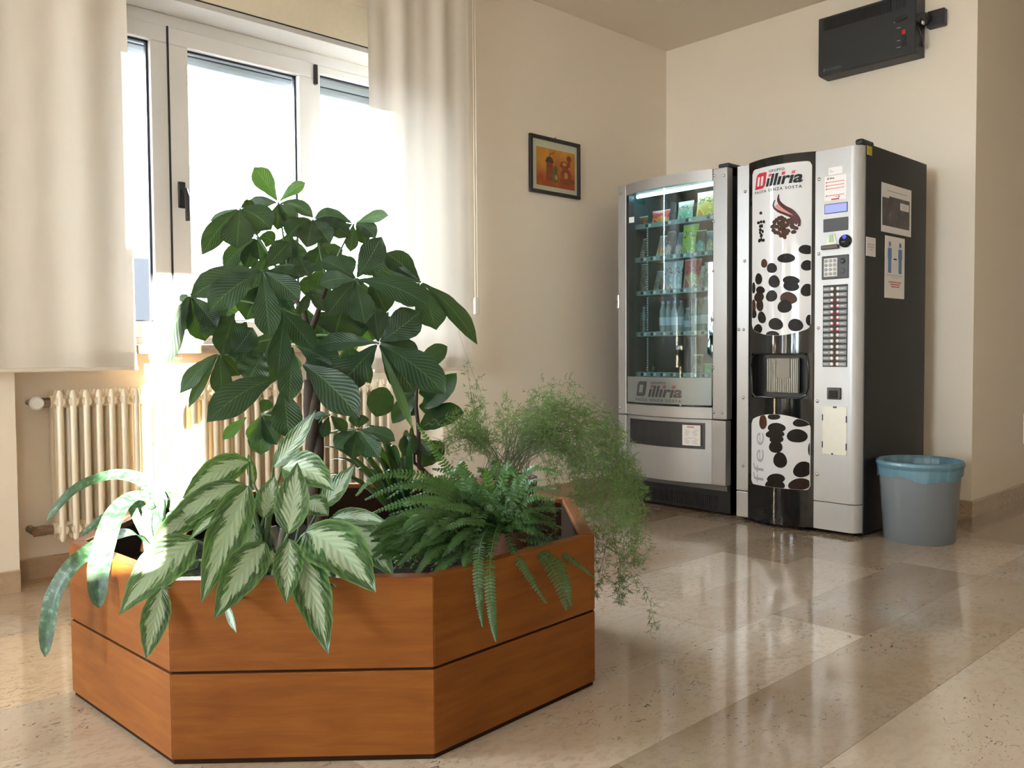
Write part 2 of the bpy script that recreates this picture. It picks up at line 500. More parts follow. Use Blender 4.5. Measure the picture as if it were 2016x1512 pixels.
STEMG = plain('green stalk', (0.05, 0.1, 0.03), 0.5, grain=0.2)
STEMY = plain('dry straw stalk', (0.2, 0.15, 0.06), 0.6, grain=0.3)

# ------------------------------------------------------------------ room shell
ZC = 2.917
XW = -3.602               # face of the window wall
XN = -3.765               # back of the radiator niche
YB = 4.83                 # face of the back wall
XCOR = -1.635             # corner where the corridor starts
def structure(o):
    o['kind'] = 'structure'
    return o
fl = structure(MB().box(-3.95, 3.2, -7.3, 9.2, -0.12, -0.012).build('floor', plain('screed', (0.3, 0.24, 0.17), 0.8)))

rng = random.Random(11)
LIGHT, MIDL, MID, TAN, DARK = (0.40, 0.325, 0.25), (0.325, 0.253, 0.186), (0.265, 0.20, 0.142), (0.24, 0.176, 0.112), (0.205, 0.15, 0.10)
tile_mesh = {}
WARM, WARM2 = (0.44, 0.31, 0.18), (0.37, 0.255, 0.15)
def tile(x0, x1, y0, y1, col):
    w, l = round(x1 - x0, 3), round(y1 - y0, 2)
    if (w, l) not in tile_mesh:
        m = MB(); g = 0.0003
        m.box(-w / 2 + g, w / 2 - g, -l / 2 + g, l / 2 - g, -0.012, 0.0)
        tile_mesh[(w, l)] = m.mesh('tile', TILE, bevel=0.0003, seg=1)
    o = bpy.data.objects.new('tile', tile_mesh[(w, l)])
    COL.objects.link(o)
    o.location = ((x0 + x1) / 2, (y0 + y1) / 2, 0)
    attach(o, fl)
    j = rng.uniform(-0.025, 0.025)
    o.color = (col[0] + j, col[1] + j * 0.9, col[2] + j * 0.8, 1)
SW = 0.312
fixed = {  # strips whose tile ends can be read in the photograph: (start, [lengths], [tones])
    -0.864: (0.0, [1.0, 1.2, 0.84, 0.7, 0.8, 0.9, 1.1], [LIGHT, LIGHT, LIGHT, MID, MIDL, TAN, DARK]),
    -1.176: (0.4, [1.0, 1.64, 0.9, 0.7, 0.9], [DARK, TAN, MID, TAN, MID]),
    -1.488: (0.2, [0.9, 1.48, 1.02, 0.7, 0.9], [LIGHT, LIGHT, DARK, MIDL, TAN]),
    -1.80: (0.0, [1.0, 1.3, 1.1, 0.6, 1.0], [MIDL, LIGHT, MIDL, TAN, MID]),
    -2.112: (0.3, [1.0, 1.0, 0.93, 0.8, 0.8], [MIDL, LIGHT, LIGHT, TAN, MID]),
    -2.424: (0.0, [0.8, 0.9, 1.0, 1.1, 1.0], [MIDL, MIDL, MID, TAN, MID]),
}
for k in range(-6, 9):
    x0 = -0.864 - SW * k
    if k == 8: x0 = -3.602
    x1 = -0.864 - SW * (k - 1)
    key = min(fixed, key=lambda q: abs(q - x0))
    if abs(key - x0) < 0.01:
        y, lens, tones = fixed[key]
        tile(x0, x1, y - 1.0, y, rng.choice([LIGHT, MIDL, TAN]))
        for L_, t_ in zip(lens, tones):
            tile(x0, x1, y, y + L_, t_); y += L_
    else:
        y = -1.2 + rng.uniform(0, 0.6)
    while y < 7.8:
        if y > YB and x1 < XCOR: break
        L_ = rng.choice([0.5, 0.6, 0.7, 0.9, 1.1])
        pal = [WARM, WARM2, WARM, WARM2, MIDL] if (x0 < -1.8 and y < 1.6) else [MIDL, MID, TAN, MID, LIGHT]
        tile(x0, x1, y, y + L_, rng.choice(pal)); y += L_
# tiles that run into the radiator niche
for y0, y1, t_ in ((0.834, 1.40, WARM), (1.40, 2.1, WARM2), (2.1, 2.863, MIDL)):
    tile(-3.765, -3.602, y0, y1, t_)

def wall_with_holes(name, axis, a0, a1, u0, u1, z0, z1, holes, mat):
    """wall slab between a0..a1 (thickness) and u0..u1, z0..z1 with rectangular openings (u0,u1,z0,z1)"""
    m = MB()
    us = sorted({u0, u1, *[h[0] for h in holes], *[h[1] for h in holes]})
    zs = sorted({z0, z1, *[h[2] for h in holes], *[h[3] for h in holes]})
    for i in range(len(us) - 1):
        for j in range(len(zs) - 1):
            uc, zc = (us[i] + us[i + 1]) / 2, (zs[j] + zs[j + 1]) / 2
            if any(h[0] < uc < h[1] and h[2] < zc < h[3] for h in holes): continue
            if axis == 'x': m.box(a0, a1, us[i], us[i + 1], zs[j], zs[j + 1])
            else: m.box(us[i], us[i + 1], a0, a1, zs[j], zs[j + 1])
    return structure(m.build(name, mat))
WZ0, WZ1 = 0.925, 2.36
wall_with_holes('wall_left', 'x', XN, XW, -7.2, 4.95, -0.012, ZC + 0.02, [(0.834, 2.863, -0.012, 2.36), (-3.3, -1.3, 0.3, 2.65), (-5.9, -3.8, 0.3, 2.65)], WALL)
wall_with_holes('wall_left_outer', 'x', -4.02, XN, -7.2, 4.95, -0.012, ZC + 0.02, [(1.20, 2.863, WZ0 - 0.005, 2.36), (-3.3, -1.3, 0.3, 2.65), (-5.9, -3.8, 0.3, 2.65)], WALL)
structure(MB().box(XN - 0.02, XCOR - 0.2, YB, YB + 0.2, -0.012, ZC + 0.02).build('wall_back', WALL))
structure(MB().box(XCOR - 0.2, XCOR, YB, 9.2, -0.012, ZC + 0.02).build('wall_corridor', WALL))
structure(MB().box(XCOR, 1.0, 9.0, 9.2, -0.012, ZC + 0.02).build('wall_corridor_end', WALL))
structure(MB().box(0.8, 1.0, YB + 0.02, 9.2, -0.012, ZC + 0.02).build('wall_corridor_right', WALL))
structure(MB().box(0.8, 3.2, YB, YB + 0.2, -0.012, ZC + 0.02).build('wall_back_right', WALL))
wall_with_holes('wall_right', 'x', 3.0, 3.2, -7.2, YB, -0.012, ZC + 0.02, [(-1.906, -1.624, 1.592, 2.84)], WALL)  # unseen slit, added and sized to shape the sun beam
wall_with_holes('wall_front', 'y', -7.2, -7.0, -3.6, 3.0, -0.012, ZC + 0.02, [(-2.1, 0.3, 0.8, 2.5)], WALL)  # opening added behind the viewpoint to brighten the back wall
structure(MB().box(-3.95, 3.2, -7.3, 9.2, ZC, ZC + 0.15).build('ceiling', CEIL))

def skirting(name, segs):
    m = MB()
    for s_ in segs: m.box(*s_, -0.01, 0.083)
    return structure(m.build(name, SKIRT, bevel=0.003))
skirting('baseboard_left', [(XW, XW + 0.014, -7.0, 0.834), (XN, XN + 0.014, 0.834, 2.863), (XW, XW + 0.014, 2.863, YB)])
skirting('baseboard_back', [(XW, XCOR + 0.014, YB - 0.014, YB)])
skirting('baseboard_corridor', [(XCOR, XCOR + 0.014, YB, 9.0)])

# shutter box cover above the window and the sill
bx_ = MB().box(XW - 0.02, XW + 0.006, 0.80, 2.95, 2.382, ZC - 0.35).build('trim_1', BOXP, bevel=0.002)
structure(bx_)
structure(MB().box(XW - 0.16, XW + 0.004, 0.80, 2.95, 2.352, 2.376).build('trim_2', plain('greyish painted soffit', (0.50, 0.49, 0.48), 0.55), bevel=0.002))
structure(MB().box(XW - 0.02, XW + 0.003, 0.80, 2.95, 2.3755, 2.3825).build('gap_shade_strip', GASKET))  # black strip standing in for the shade inside the gap
structure(MB().box(-3.93, -3.575, 0.834, 2.863, 0.888, 0.925).build('trim_3', SILL, bevel=0.004))

# ------------------------------------------------------------------ windows
def window(name, y0, y1, ya, yb, full=True):
    xf = -3.785
    root = structure(empty(name, (xf, (y0 + y1) / 2, WZ0)))
    f = MB()
    ZT = 2.36
    f.box(xf - 0.06, xf, y0, y1, ZT - 0.057, ZT); f.box(xf - 0.06, xf, y0, y1, WZ0, 0.957)
    f.box(xf - 0.06, xf, y0, y0 + 0.045, 0.957, ZT - .057); f.box(xf - 0.06, xf, y1 - 0.045, y1, 0.957, ZT - .057)
    f.box(xf - 0.06, xf, ya - 0.03, ya + 0.003, 0.957, ZT - .057); f.box(xf - 0.06, xf, yb, yb + 0.04, 0.957, ZT - .057)
    f.build('window_frame', PVC, root, bevel=0.003)
    def leaf(a, b, proud, nm, rz0, rz1, st):
        m = MB(); x1 = xf + proud
        m.box(xf - 0.055, x1, a, b, rz1, 2.303); m.box(xf - 0.055, x1, a, b, 0.957, rz0)
        m.box(xf - 0.055, x1, a, a + st, rz0, rz1); m.box(xf - 0.055, x1, b - st, b, rz0, rz1)
        s_ = m.build(nm, PVC, root, bevel=0.004)
        gk = MB(); g = 0.010
        for q in ((a + st, b - st, rz1 - g, rz1 + .002), (a + st, b - st, rz0 - .002, rz0 + g * .6), (a + st, a + st + g, rz0, rz1), (b - st - g, b - st + .001, rz0, rz1)):
            gk.box(xf - 0.032, xf - 0.014, *q)
        gk.build('gasket', GASKET, s_)
        MB().box(xf - 0.028, xf - 0.022, a + st, b - st, rz0, rz1).build('pane', GLASS, s_)
        return s_
    leaf(y0 + 0.03, ya - 0.0, 0.012, 'fixed_light', 1.026, 2.232, 0.074)
    c = leaf(ya + 0.003, yb, 0.016, 'casement', 1.035, 2.230, 0.085)
    leaf(yb + 0.0, y1 - 0.03, 0.004, 'fixed_light', 1.026, 2.262, 0.04)
    h = MB(); hx = xf + 0.016
    h.box(hx, hx + 0.012, ya + 0.03, ya + 0.062, 1.525, 1.64)
    h.build('handle_plate', BLACKP, c, bevel=0.004)
    h2 = MB().tube([(hx + 0.01, ya + 0.046, 1.60), (hx + 0.042, ya + 0.05, 1.60), (hx + 0.050, ya + 0.052, 1.57), (hx + 0.050, ya + 0.052, 1.465)], [0.009, 0.01, 0.011, 0.010], 8)
    h2.build('handle', BLACKP, c, smooth=True)
    MB().box(xf + 0.002, xf + 0.03, yb - 0.006, yb + 0.012, 2.20, 2.295).build('hinge', BLACKP, root, bevel=0.003)
    MB().box(xf + 0.002, xf + 0.02, ya - 0.003, ya + 0.003, 0.96, 2.303).build('seam_strip', GASKET, root)
    # roller shutter rolled almost fully up, its last slats showing behind the glass
    for i in range(6):
        z = 2.212 + i * 0.046
        s_ = MB().prism([(-3.957, z), (-3.942, z + 0.004), (-3.940, z + 0.022), (-3.943, z + 0.040), (-3.957, z + 0.0455)], y0 + 0.002, y1 - 0.002, axis='y')
        vs = [(a, b, c_) for a, b, c_ in s_.v]
        s_.build('slat', SHUT, root, bevel=0.002)
        if i: MB().box(-3.953, -3.946, y0, y1, z - 0.004, z + 0.002).build('slat_gap', plain('shadow slot', (0.05, 0.055, 0.065), 0.8), root)
    return root
window('window_1', 1.20, 2.863, 1.499, 2.216)

# glazed frames for the unseen left wall windows and the added front fill opening
def simple_window(name, axis, a, u0, u1, z0, z1):
    m = MB(); w = 0.06
    for (p, q, r, s_) in ((u0, u1, z0, z0 + w), (u0, u1, z1 - w, z1), (u0, u0 + w, z0, z1), (u1 - w, u1, z0, z1)):
        if axis == 'y': m.box(p, q, a, a + 0.07, r, s_)
        else: m.box(a, a + 0.07, p, q, r, s_)
    root = structure(m.build(name, PVC, bevel=0.004))
    g = MB()
    if axis == 'y': g.box(u0 + w, u1 - w, a + 0.03, a + 0.036, z0 + w, z1 - w)
    else: g.box(a + 0.03, a + 0.036, u0 + w, u1 - w, z0 + w, z1 - w)
    g.build('pane', GLASS, root)
simple_window('window_2', 'x', -3.85, -3.3, -1.3, 0.3, 2.65)
simple_window('added_fill_window', 'y', -7.15, -2.1, 0.3, 0.8, 2.5)  # added unseen window, brings fill light to the back wall
simple_window('window_3', 'x', -3.85, -5.9, -3.8, 0.3, 2.65)
# a neighbouring wall outside the window
structure(MB().box(-60, 60, -60, 60, -3.4, -3.2).build('ground', plain('dark outdoor paving', (0.035, 0.034, 0.033), 0.9)))
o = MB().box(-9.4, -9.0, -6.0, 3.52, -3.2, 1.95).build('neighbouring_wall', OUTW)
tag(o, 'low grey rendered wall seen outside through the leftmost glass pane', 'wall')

# ------------------------------------------------------------------ curtains
def curtain(y0, y1, yb0, yb1, zb, label, ph):
    root = empty('panel_curtain', (-3.5, (y0 + y1) / 2, ZC), label, 'curtain', None)
    def wave(u, v):
        a = 0.011 * sin(u * 17 + ph) + 0.007 * sin(u * 31 + 2 * ph + 0.7 * v)
        return a * (1 - 0.55 * v)
    def fn(u, v):
        ya = y0 + (yb0 - y0) * v; yb = y1 + (yb1 - y1) * v
        return (-3.5 + wave(u, v), ya + (yb - ya) * u, ZC - 0.02 + (zb - ZC + 0.02) * v)
    MB().grid(fn, 90, 30).build('fabric', FABRIC, root, smooth=True)
    def hem(u, v):
        x, y, z = fn(u, 1 - 0.030 * (1 - v)); return (x + 0.004, y, zb + 0.058 * (1 - v))
    MB().grid(hem, 90, 3).build('hem', FABRIC, root, smooth=True)
    MB().box(-3.512, -3.488, yb0 - 0.006, yb1 + 0.004, zb - 0.012, zb + 0.004).build('bottom_bar', plain('cream bar', (0.66, 0.6, 0.5), 0.5), root, bevel=0.005)
    MB().box(-3.53, -3.47, y0, y1, ZC - 0.035, ZC - 0.001).build('top_track', PVC, root, bevel=0.003)
    return root
curtain(0.30, 1.234, 0.30, 1.243, 0.835, 'cream curtain panel hanging above the left end of the radiator', 0.4)
curtain(2.345, 2.975, 2.36, 2.985, 0.80, 'cream curtain panel glowing at the window end beside the hanging pull cord', 2.2)
cr = empty('blind_cord', (-3.5, 3.018, 1.13), 'slim white looped pull cord with a plastic weight hanging beside the curtain', 'cord')
MB().tube([(-3.5, 3.010, ZC - 0.02), (-3.5, 3.010, 1.17)], 0.0016, 6).tube([(-3.5, 3.026, ZC - 0.02), (-3.5, 3.026, 1.17)], 0.0016, 6).build('cord_loop', CORDM, cr)
MB().box(-3.509, -3.491, 3.002, 3.034, 1.085, 1.175).build('weight', CORDM, cr, bevel=0.006)

# ------------------------------------------------------------------ radiator
rd = empty('radiator', (-3.69, 1.8, 0.155), 'cream tubular column radiator in the niche under the window', 'radiator')
colm = MB()
for dx in (-0.05, 0.0, 0.05):
    colm.tube([(dx, 0, 0.0), (dx, 0, 0.012), (dx, 0, 0.575), (dx, 0, 0.592)], [0.007, 0.0128, 0.0128, 0.007], 10)
for z in (0.045, 0.547):
    colm.tube([(-0.06, 0, z), (0.06, 0, z)], [0.019, 0.019], 10)
    colm.tube([(0, -0.024, z), (0, 0.024, z)], 0.026, 10)
cm_ = colm.mesh('column', RADI, smooth='auto')
for i in range(33):
    o = bpy.data.objects.new('column', cm_); COL.objects.link(o)
    o.location = (-3.69, 0.997 + i * 0.0482, 0.155); attach(o, rd)
MB().tube([(-3.69, 0.985, 0.70), (-3.69, 0.945, 0.70)], 0.02, 10).tube([(-3.69, 0.95, 0.70), (-3.69, 0.915, 0.70)], 0.014, 10).tube([(-3.69, 0.918, 0.70), (-3.765, 0.918, 0.70)], 0.012, 8).build('valve_body', CHROME, rd, smooth='auto')
MB().lathe([(0.010, 0), (0.024, 0.004), (0.026, 0.03), (0.020, 0.036)], (-3.675, 0.918, 0.70), 16, axis='x').build('valve_cap', PVC, rd, smooth='auto')
MB().tube([(-3.69, 0.985, 0.20), (-3.69, 0.945, 0.20)], 0.018, 10).tube([(-3.69, 0.95, 0.2), (-3.69, 0.905, 0.2)], 0.02, 10).tube([(-3.67, 0.91, 0.2), (-3.765, 0.91, 0.20)], 0.016, 8).build('return_valve', CHROME, rd, smooth='auto')
o = MB().box(-3.765, -3.71, 1.485, 1.515, 0.866, 0.888).build('sill_bracket', PVC, None, bevel=0.004)
tag(o, 'small white bracket fixed under the window sill', 'bracket')

# ------------------------------------------------------------------ framed picture
pc = empty('framed_picture', (XW, 3.727, 1.81), 'small black framed orange still life print hanging on the window wall', 'picture')
py0, py1, pz0, pz1 = 3.512, 3.941, 1.812, 2.148
fr = MB(); fw = 0.021
for q in ((py0, py1, pz0, pz0 + fw), (py0, py1, pz1 - fw, pz1), (py0, py0 + fw, pz0 + fw, pz1 - fw), (py1 - fw, py1, pz0 + fw, pz1 - fw)):
    fr.box(XW + 0.001, XW + 0.02, *q)
fr.build('frame', BLACKP, pc, bevel=0.003)
MB().box(XW + 0.001, XW + 0.006, py0 + fw, py1 - fw, pz0 + fw, pz1 - fw).build('mount', plain('ivory mount card', (0.5, 0.5, 0.36), 0.7), pc)
def m_paint():
    n = NT('orange wash print')
    p = n.pos()
    a = n.noise(7, 3, 0.5, p); sp = n.add('ShaderNodeSeparateXYZ'); n.link(p, sp.inputs[0])
    h = n.math('MULTIPLY', n.math('SUBTRACT', sp.outputs[2], 1.86), 4.2)
    k = n.math('ADD', n.math('MULTIPLY', h, 0.75), n.math('MULTIPLY', n.math('SUBTRACT', a, 0.5), 1.3))
    n.set(Base_Color=n.ramp(k, [(0.05, (0.30, 0.055, 0.012)), (0.4, (0.42, 0.14, 0.02)), (0.8, (0.56, 0.29, 0.035))]), Roughness=0.6)
    return n.m
qa0, qa1, qz0, qz1 = 3.573, 3.900, 1.862, 2.084
MB().box(XW + 0.006, XW + 0.0075, qa0, qa1, qz0, qz1).build('print', m_paint(), pc)
pr_ = MB()
P_ = lambda u, w: (qa0 + (qa1 - qa0) * u, qz0 + (qz1 - qz0) * w)
def blob(u, w, ru, rw, mat, lift, n=18):
    c = P_(u, w)
    pr_.prism([(c[0] + ru * (qa1 - qa0) * cos(2 * pi * k / n), c[1] + rw * (qz1 - qz0) * sin(2 * pi * k / n)) for k in range(n)], XW + 0.0075, XW + 0.0075 + lift, mat, 'x')
BRWN = plain('painted red brown', (0.22, 0.05, 0.018), 0.6, grain=0.4, gscale=30)
OLIV = plain('painted olive', (0.12, 0.1, 0.02), 0.6, grain=0.5, gscale=40)
OCHR = plain('painted ochre', (0.45, 0.22, 0.05), 0.6)
UMBR = plain('painted umber', (0.05, 0.035, 0.02), 0.6)
pr_.prism([P_(0.24, 0.16), P_(0.42, 0.16), P_(0.41, 0.64), P_(0.25, 0.64)], XW + .0075, XW + .0080, BRWN, 'x')
pr_.prism([P_(0.22, 0.64), P_(0.44, 0.64), P_(0.40, 0.76), P_(0.33, 0.8), P_(0.26, 0.76)], XW + .0075, XW + .0082, UMBR, 'x')
pr_.tube([(XW + .008, *P_(0.33, 0.8)), (XW + .008, *P_(0.34, 0.87)), (XW + .008, *P_(0.43, 0.90)), (XW + .008, *P_(0.45, 0.96))], 0.002, 5, UMBR)
blob(0.80, 0.22, 0.20, 0.10, BRWN, 0.0006); blob(0.76, 0.36, 0.14, 0.2, BRWN, 0.0008); blob(0.76, 0.36, 0.05, 0.09, OCHR, 0.0011)
blob(0.72, 0.63, 0.12, 0.11, BRWN, 0.0009); blob(0.72, 0.66, 0.06, 0.05, OCHR, 0.0011); blob(0.84, 0.82, 0.06, 0.09, BRWN, 0.0009)
pr_.prism([P_(0.80, 0.6), P_(0.88, 0.6), P_(0.87, 0.8), P_(0.81, 0.8)], XW + .0075, XW + .0081, BRWN, 'x')
blob(0.47, 0.27, 0.10, 0.15, OLIV, 0.001); blob(0.48, 0.48, 0.055, 0.09, OLIV, 0.001); blob(0.50, 0.27, 0.04, 0.07, OCHR, 0.0013)
pr_.build('painted_still_life', None, pc)
MB().lathe([(0.004, 0), (0.004, 0.012)], (XW, 3.73, 2.155), 8, SCREW, 'x').build('nail', None, pc)

# ------------------------------------------------------------------ wall heater with plug
ht = empty('wall_heater', (-2.17, YB, 2.45), 'black box convector heater mounted high on the back wall', 'heater')
hx0, hx1, hy0, hz0, hz1 = -2.443, -1.897, 4.712, 2.449, 2.775
MB().prism([(YB, hz0 - 0.003), (hy0 + 0.02, hz0 - 0.0), (hy0, hz0 + 0.006), (hy0, hz1), (YB, hz1)], hx0, hx1, axis='x').build('casing', HEATB, ht, bevel=0.003)
MB().box(hx0 + 0.03, -2.028, hy0 - 0.002, hy0 + 0.004, 2.70, 2.762).build('grille_recess', plain('grille black', (0.004, 0.004, 0.004), 0.8), ht)
for i in range(48):
    x = hx0 + 0.036 + i * 0.00785
    if x > -2.034: break
    MB().box(x, x + 0.003, hy0 - 0.005, hy0, 2.703, 2.759).build('grille_bar', HEATB, ht)
MB().box(-2.021, -1.90, hy0 - 0.006, hy0 + 0.002, 2.458, 2.77).build('control_panel', HEATB, ht, bevel=0.002)
for i in range(8):
    MB().box(-2.004 + i * .007, -2.0 + i * .007, hy0 - 0.009, hy0 - 0.004, 2.70, 2.758).build('grille_bar', HEATB, ht)
MB().prism([(-2.005, 2.635), (-1.985, 2.655), (-1.945, 2.655), (-1.935, 2.640), (-1.99, 2.628)], hy0 - 0.016, hy0 - 0.005, axis='y').build('thermostat_lever', BLACKP, ht, bevel=0.002)
MB().box(-1.966, -1.946, hy0 - 0.012, hy0 - 0.005, 2.556, 2.582).build('switch', plain('red switch', (0.45, 0.012, 0.02), 0.35), ht, bevel=0.002)
for z in (2.523, 2.491):
    MB().box(-1.966, -1.946, hy0 - 0.012, hy0 - 0.005, z, z + 0.025).build('switch', BLACKP, ht, bevel=0.002)
mk = MB()
for (x, z, w) in ((-2.012, 2.632, .010), (-1.995, 2.598, .02), (-1.992, 2.53, .016), (-1.994, 2.495, .02)):
    mk.box(x, x + w, hy0 - 0.0068, hy0 - 0.0055, z, z + 0.004, GREYI)
mk.build('control_marks', None, ht)

def spline(pts):
    n = len(pts)
    def f(t):
        x = t * (n - 1); i = min(int(x), n - 2); u = x - i
        p0, p1, p2, p3 = pts[max(i - 1, 0)], pts[i], pts[i + 1], pts[min(i + 2, n - 1)]
        return 0.5 * ((2 * p1) + (p2 - p0) * u + (2 * p0 - 5 * p1 + 4 * p2 - p3) * u * u + (3 * p1 - p0 - 3 * p2 + p3) * u ** 3)
    return f

# ---- flat lettering
def text_verts(body, bold=0.0, shear=0.0, space=1.0):
    cu = bpy.data.curves.new('lettering', 'FONT')
    cu.body = body; cu.size = 1.0; cu.offset = bold; cu.shear = shear; cu.space_character = space
    cu.resolution_u = 3
    ob = bpy.data.objects.new('lettering', cu); COL.objects.link(ob)
    dg = bpy.context.evaluated_depsgraph_get(); dg.update()
    me = bpy.data.meshes.new_from_object(ob.evaluated_get(dg))
    vs = [(v.co.x, v.co.y) for v in me.vertices]; fs = [tuple(p.vertices) for p in me.polygons]
    bpy.data.objects.remove(ob); bpy.data.curves.remove(cu); bpy.data.meshes.remove(me)
    return vs, fs
def put_text(mb, body, x0, x1, z0, z1, place, mat, bold=0.0, shear=0.0, space=1.0, rot=False, pick=None):
    vs, fs = text_verts(body, bold, shear, space)
    xa, xb = min(v[0] for v in vs), max(v[0] for v in vs); za, zb = min(v[1] for v in vs), max(v[1] for v in vs)
    out = []
    for x, z in vs:
        u, w = (x - xa) / (xb - xa), (z - za) / (zb - za)
        if rot: u, w = 1 - w, u
        out.append(place(x0 + (x1 - x0) * u, z0 + (z1 - z0) * w))
    mb.add(out, fs, mat)
tx = MB()
put_text(tx, 'termozeta', -2.395, -2.305, 2.470, 2.484, lambda x, z: (x, hy0 - 0.0008, z), plain('dim grey print', (0.11, 0.11, 0.105), 0.5), 0.01, 0.0)
tx.box(-2.412, -2.400, hy0 - 0.0009, hy0 - 0.0003, 2.468, 2.486, plain('dim grey print', (0, 0, 0)))
tx.build('lettering', None, ht)
pl = empty('mains_plug', (-1.80, YB, 2.60), 'black mains plug and socket on the wall beside the heater', 'plug')
MB().box(-1.872, -1.782, 4.785, YB, 2.585, 2.672).build('socket_box', BLACKP, pl, bevel=0.006)
MB().lathe([(0.026, 4.72), (0.03, 4.74), (0.03, 4.79)], (-1.875, 0, 2.63), 14, axis='y').build('plug_body', BLACKP, pl, smooth='auto')
MB().tube([(-1.875, 4.725, 2.625), (-1.885, 4.71, 2.58), (-1.872, 4.72, 2.53), (-1.88, 4.76, 2.49), (-1.893, 4.80, 2.52)], 0.006, 8).build('cable', BLACKP, pl, smooth=True)
MB().box(-1.863, -1.857, 4.70, 4.72, 2.585, 2.60).box(-1.862, -1.857, 4.75, 4.77, 2.635, 2.647).build('cable_clip', PVC, pl)

# ------------------------------------------------------------------ coffee vending machine
CX0, CX1, CY0, CY1, CZ1 = -2.461, -1.808, 3.90, 4.648, 1.828
SAG = 0.052
def cy(x):                                  # curved face of the centre panel
    c, h = (-2.392 - 2.034) / 2, (2.392 - 2.034) / 2
    return CY0 - SAG * max(0.0, 1 - ((x - c) / h) ** 2)
cm = empty('coffee_machine', (-2.135, 4.27, 0), 'tall silver and black hot drinks vending machine beside the grey bin', 'vending machine')
MB().box(CX0 + 0.012, CX1, CY0 + 0.05, CY1, 0.012, CZ1 + 0.012).build('cabinet', CABB, cm, bevel=0.004)
MB().box(-1.845, CX1 + 0.003, CY0 + 0.005, CY0 + 0.13, CZ1, CZ1 + 0.028).build('top_cap', BLACKP, cm, bevel=0.012)
for z0, z1 in ((0.02, 0.152), (0.156, CZ1)):
    MB().box(CX0, -2.392, CY0, CY0 + 0.06, z0, z1).build('side_strip', SILV, cm, bevel=0.003)
    rp = [(-2.032, CY0 + 0.06), (-2.032, CY0)]
    rp += [(-1.862 + 0.050 * sin(a), CY0 + 0.060 - 0.060 * cos(a)) for a in [i * pi / 20 for i in range(11)]]
    MB().prism(rp, z0, z1).build('control_column' if z0 > 0.1 else 'kick_panel', SILV, cm, smooth='auto')
def curved(z0fn, z1fn, x0, x1, lift, n=16, thick=0.02, back=None):
    m = MB()
    xs = [x0 + (x1 - x0) * i / n for i in range(n + 1)]
    vs = []
    for x in xs:
        y = cy(x) - lift; yb = y + thick if back is None else back
        vs += [(x, y, z0fn(x)), (x, y, z1fn(x)), (x, yb, z0fn(x)), (x, yb, z1fn(x))]
    fs = []
    for i in range(n):
        a, b = 4 * i, 4 * i + 4
        fs += [(a, b, b + 1, a + 1), (a + 2, a + 3, b + 3, b + 2), (a + 1, b + 1, b + 3, a + 3), (a, a + 2, b + 2, b)]
    fs += [(0, 1, 3, 2), (4 * n, 4 * n + 2, 4 * n + 3, 4 * n + 1)]
    return m.add(vs, fs)
K = lambda z: (lambda x: z)
curved(K(0.945), K(CZ1 + 0.004), -2.391, -2.033, 0, back=CY0 + 0.058).build('upper_door', GLOSSB, cm, smooth='auto')
curved(K(0.57), K(0.645), -2.391, -2.033, 0, back=CY0 + 0.058).build('lower_band', GLOSSB, cm, smooth='auto')
curved(K(0.02), K(0.57), -2.391, -2.033, 0, back=CY0 + 0.058).build('lower_door', GLOSSB, cm, smooth='auto')
curved(K(0.868), K(0.945), -2.391, -2.033, 0, back=CY0 + 0.058).build('upper_band', GLOSSB, cm, smooth='auto')
# cup alcove: curved side jambs, recessed back, shutter flap with vertical ribs
al = MB()
al.box(-2.391, -2.033, CY0 + 0.045, CY0 + 0.06, 0.645, 0.868)
al.build('alcove', BLACKP, cm)
curved(K(0.645), K(0.868), -2.391, -2.362, 0, 4, back=CY0 + 0.058).build('alcove_jamb', GLOSSB, cm)
curved(K(0.645), K(0.868), -2.060, -2.033, 0, 4, back=CY0 + 0.058).build('alcove_jamb', GLOSSB, cm)
rim = [(-2.36, 0.80), (-2.355, 0.845), (-2.335, 0.866), (-2.08, 0.866), (-2.062, 0.85), (-2.055, 0.80), (-2.055, 0.70), (-2.065, 0.665), (-2.09, 0.648), (-2.33, 0.648), (-2.355, 0.668), (-2.36, 0.72), (-2.36, 0.80)]
MB().tube([(x, cy(x) - 0.003, z) for x, z in rim], 0.006, 6).build('alcove_rim', GLOSSB, cm, smooth=True)
flp = MB().box(-2.295, -2.120, CY0 + 0.012, CY0 + 0.03, 0.668, 0.848).build('cup_flap', plain('ribbed grey flap', (0.16, 0.155, 0.14), 0.25), cm, bevel=0.008)
for i in range(17):
    x = -2.289 + i * 0.0101
    if 5 <= i <= 12: z1 = 0.745
    else: z1 = 0.838
    MB().box(x, x + 0.0045, CY0 + 0.006, CY0 + 0.013, 0.674, z1).build('rib', plain('pale rib plastic', (0.38, 0.36, 0.31), 0.3), flp)
MB().box(-2.24, -2.165, CY0 + 0.008, CY0 + 0.013, 0.745, 0.84).build('flap_window', DARKGL, flp)
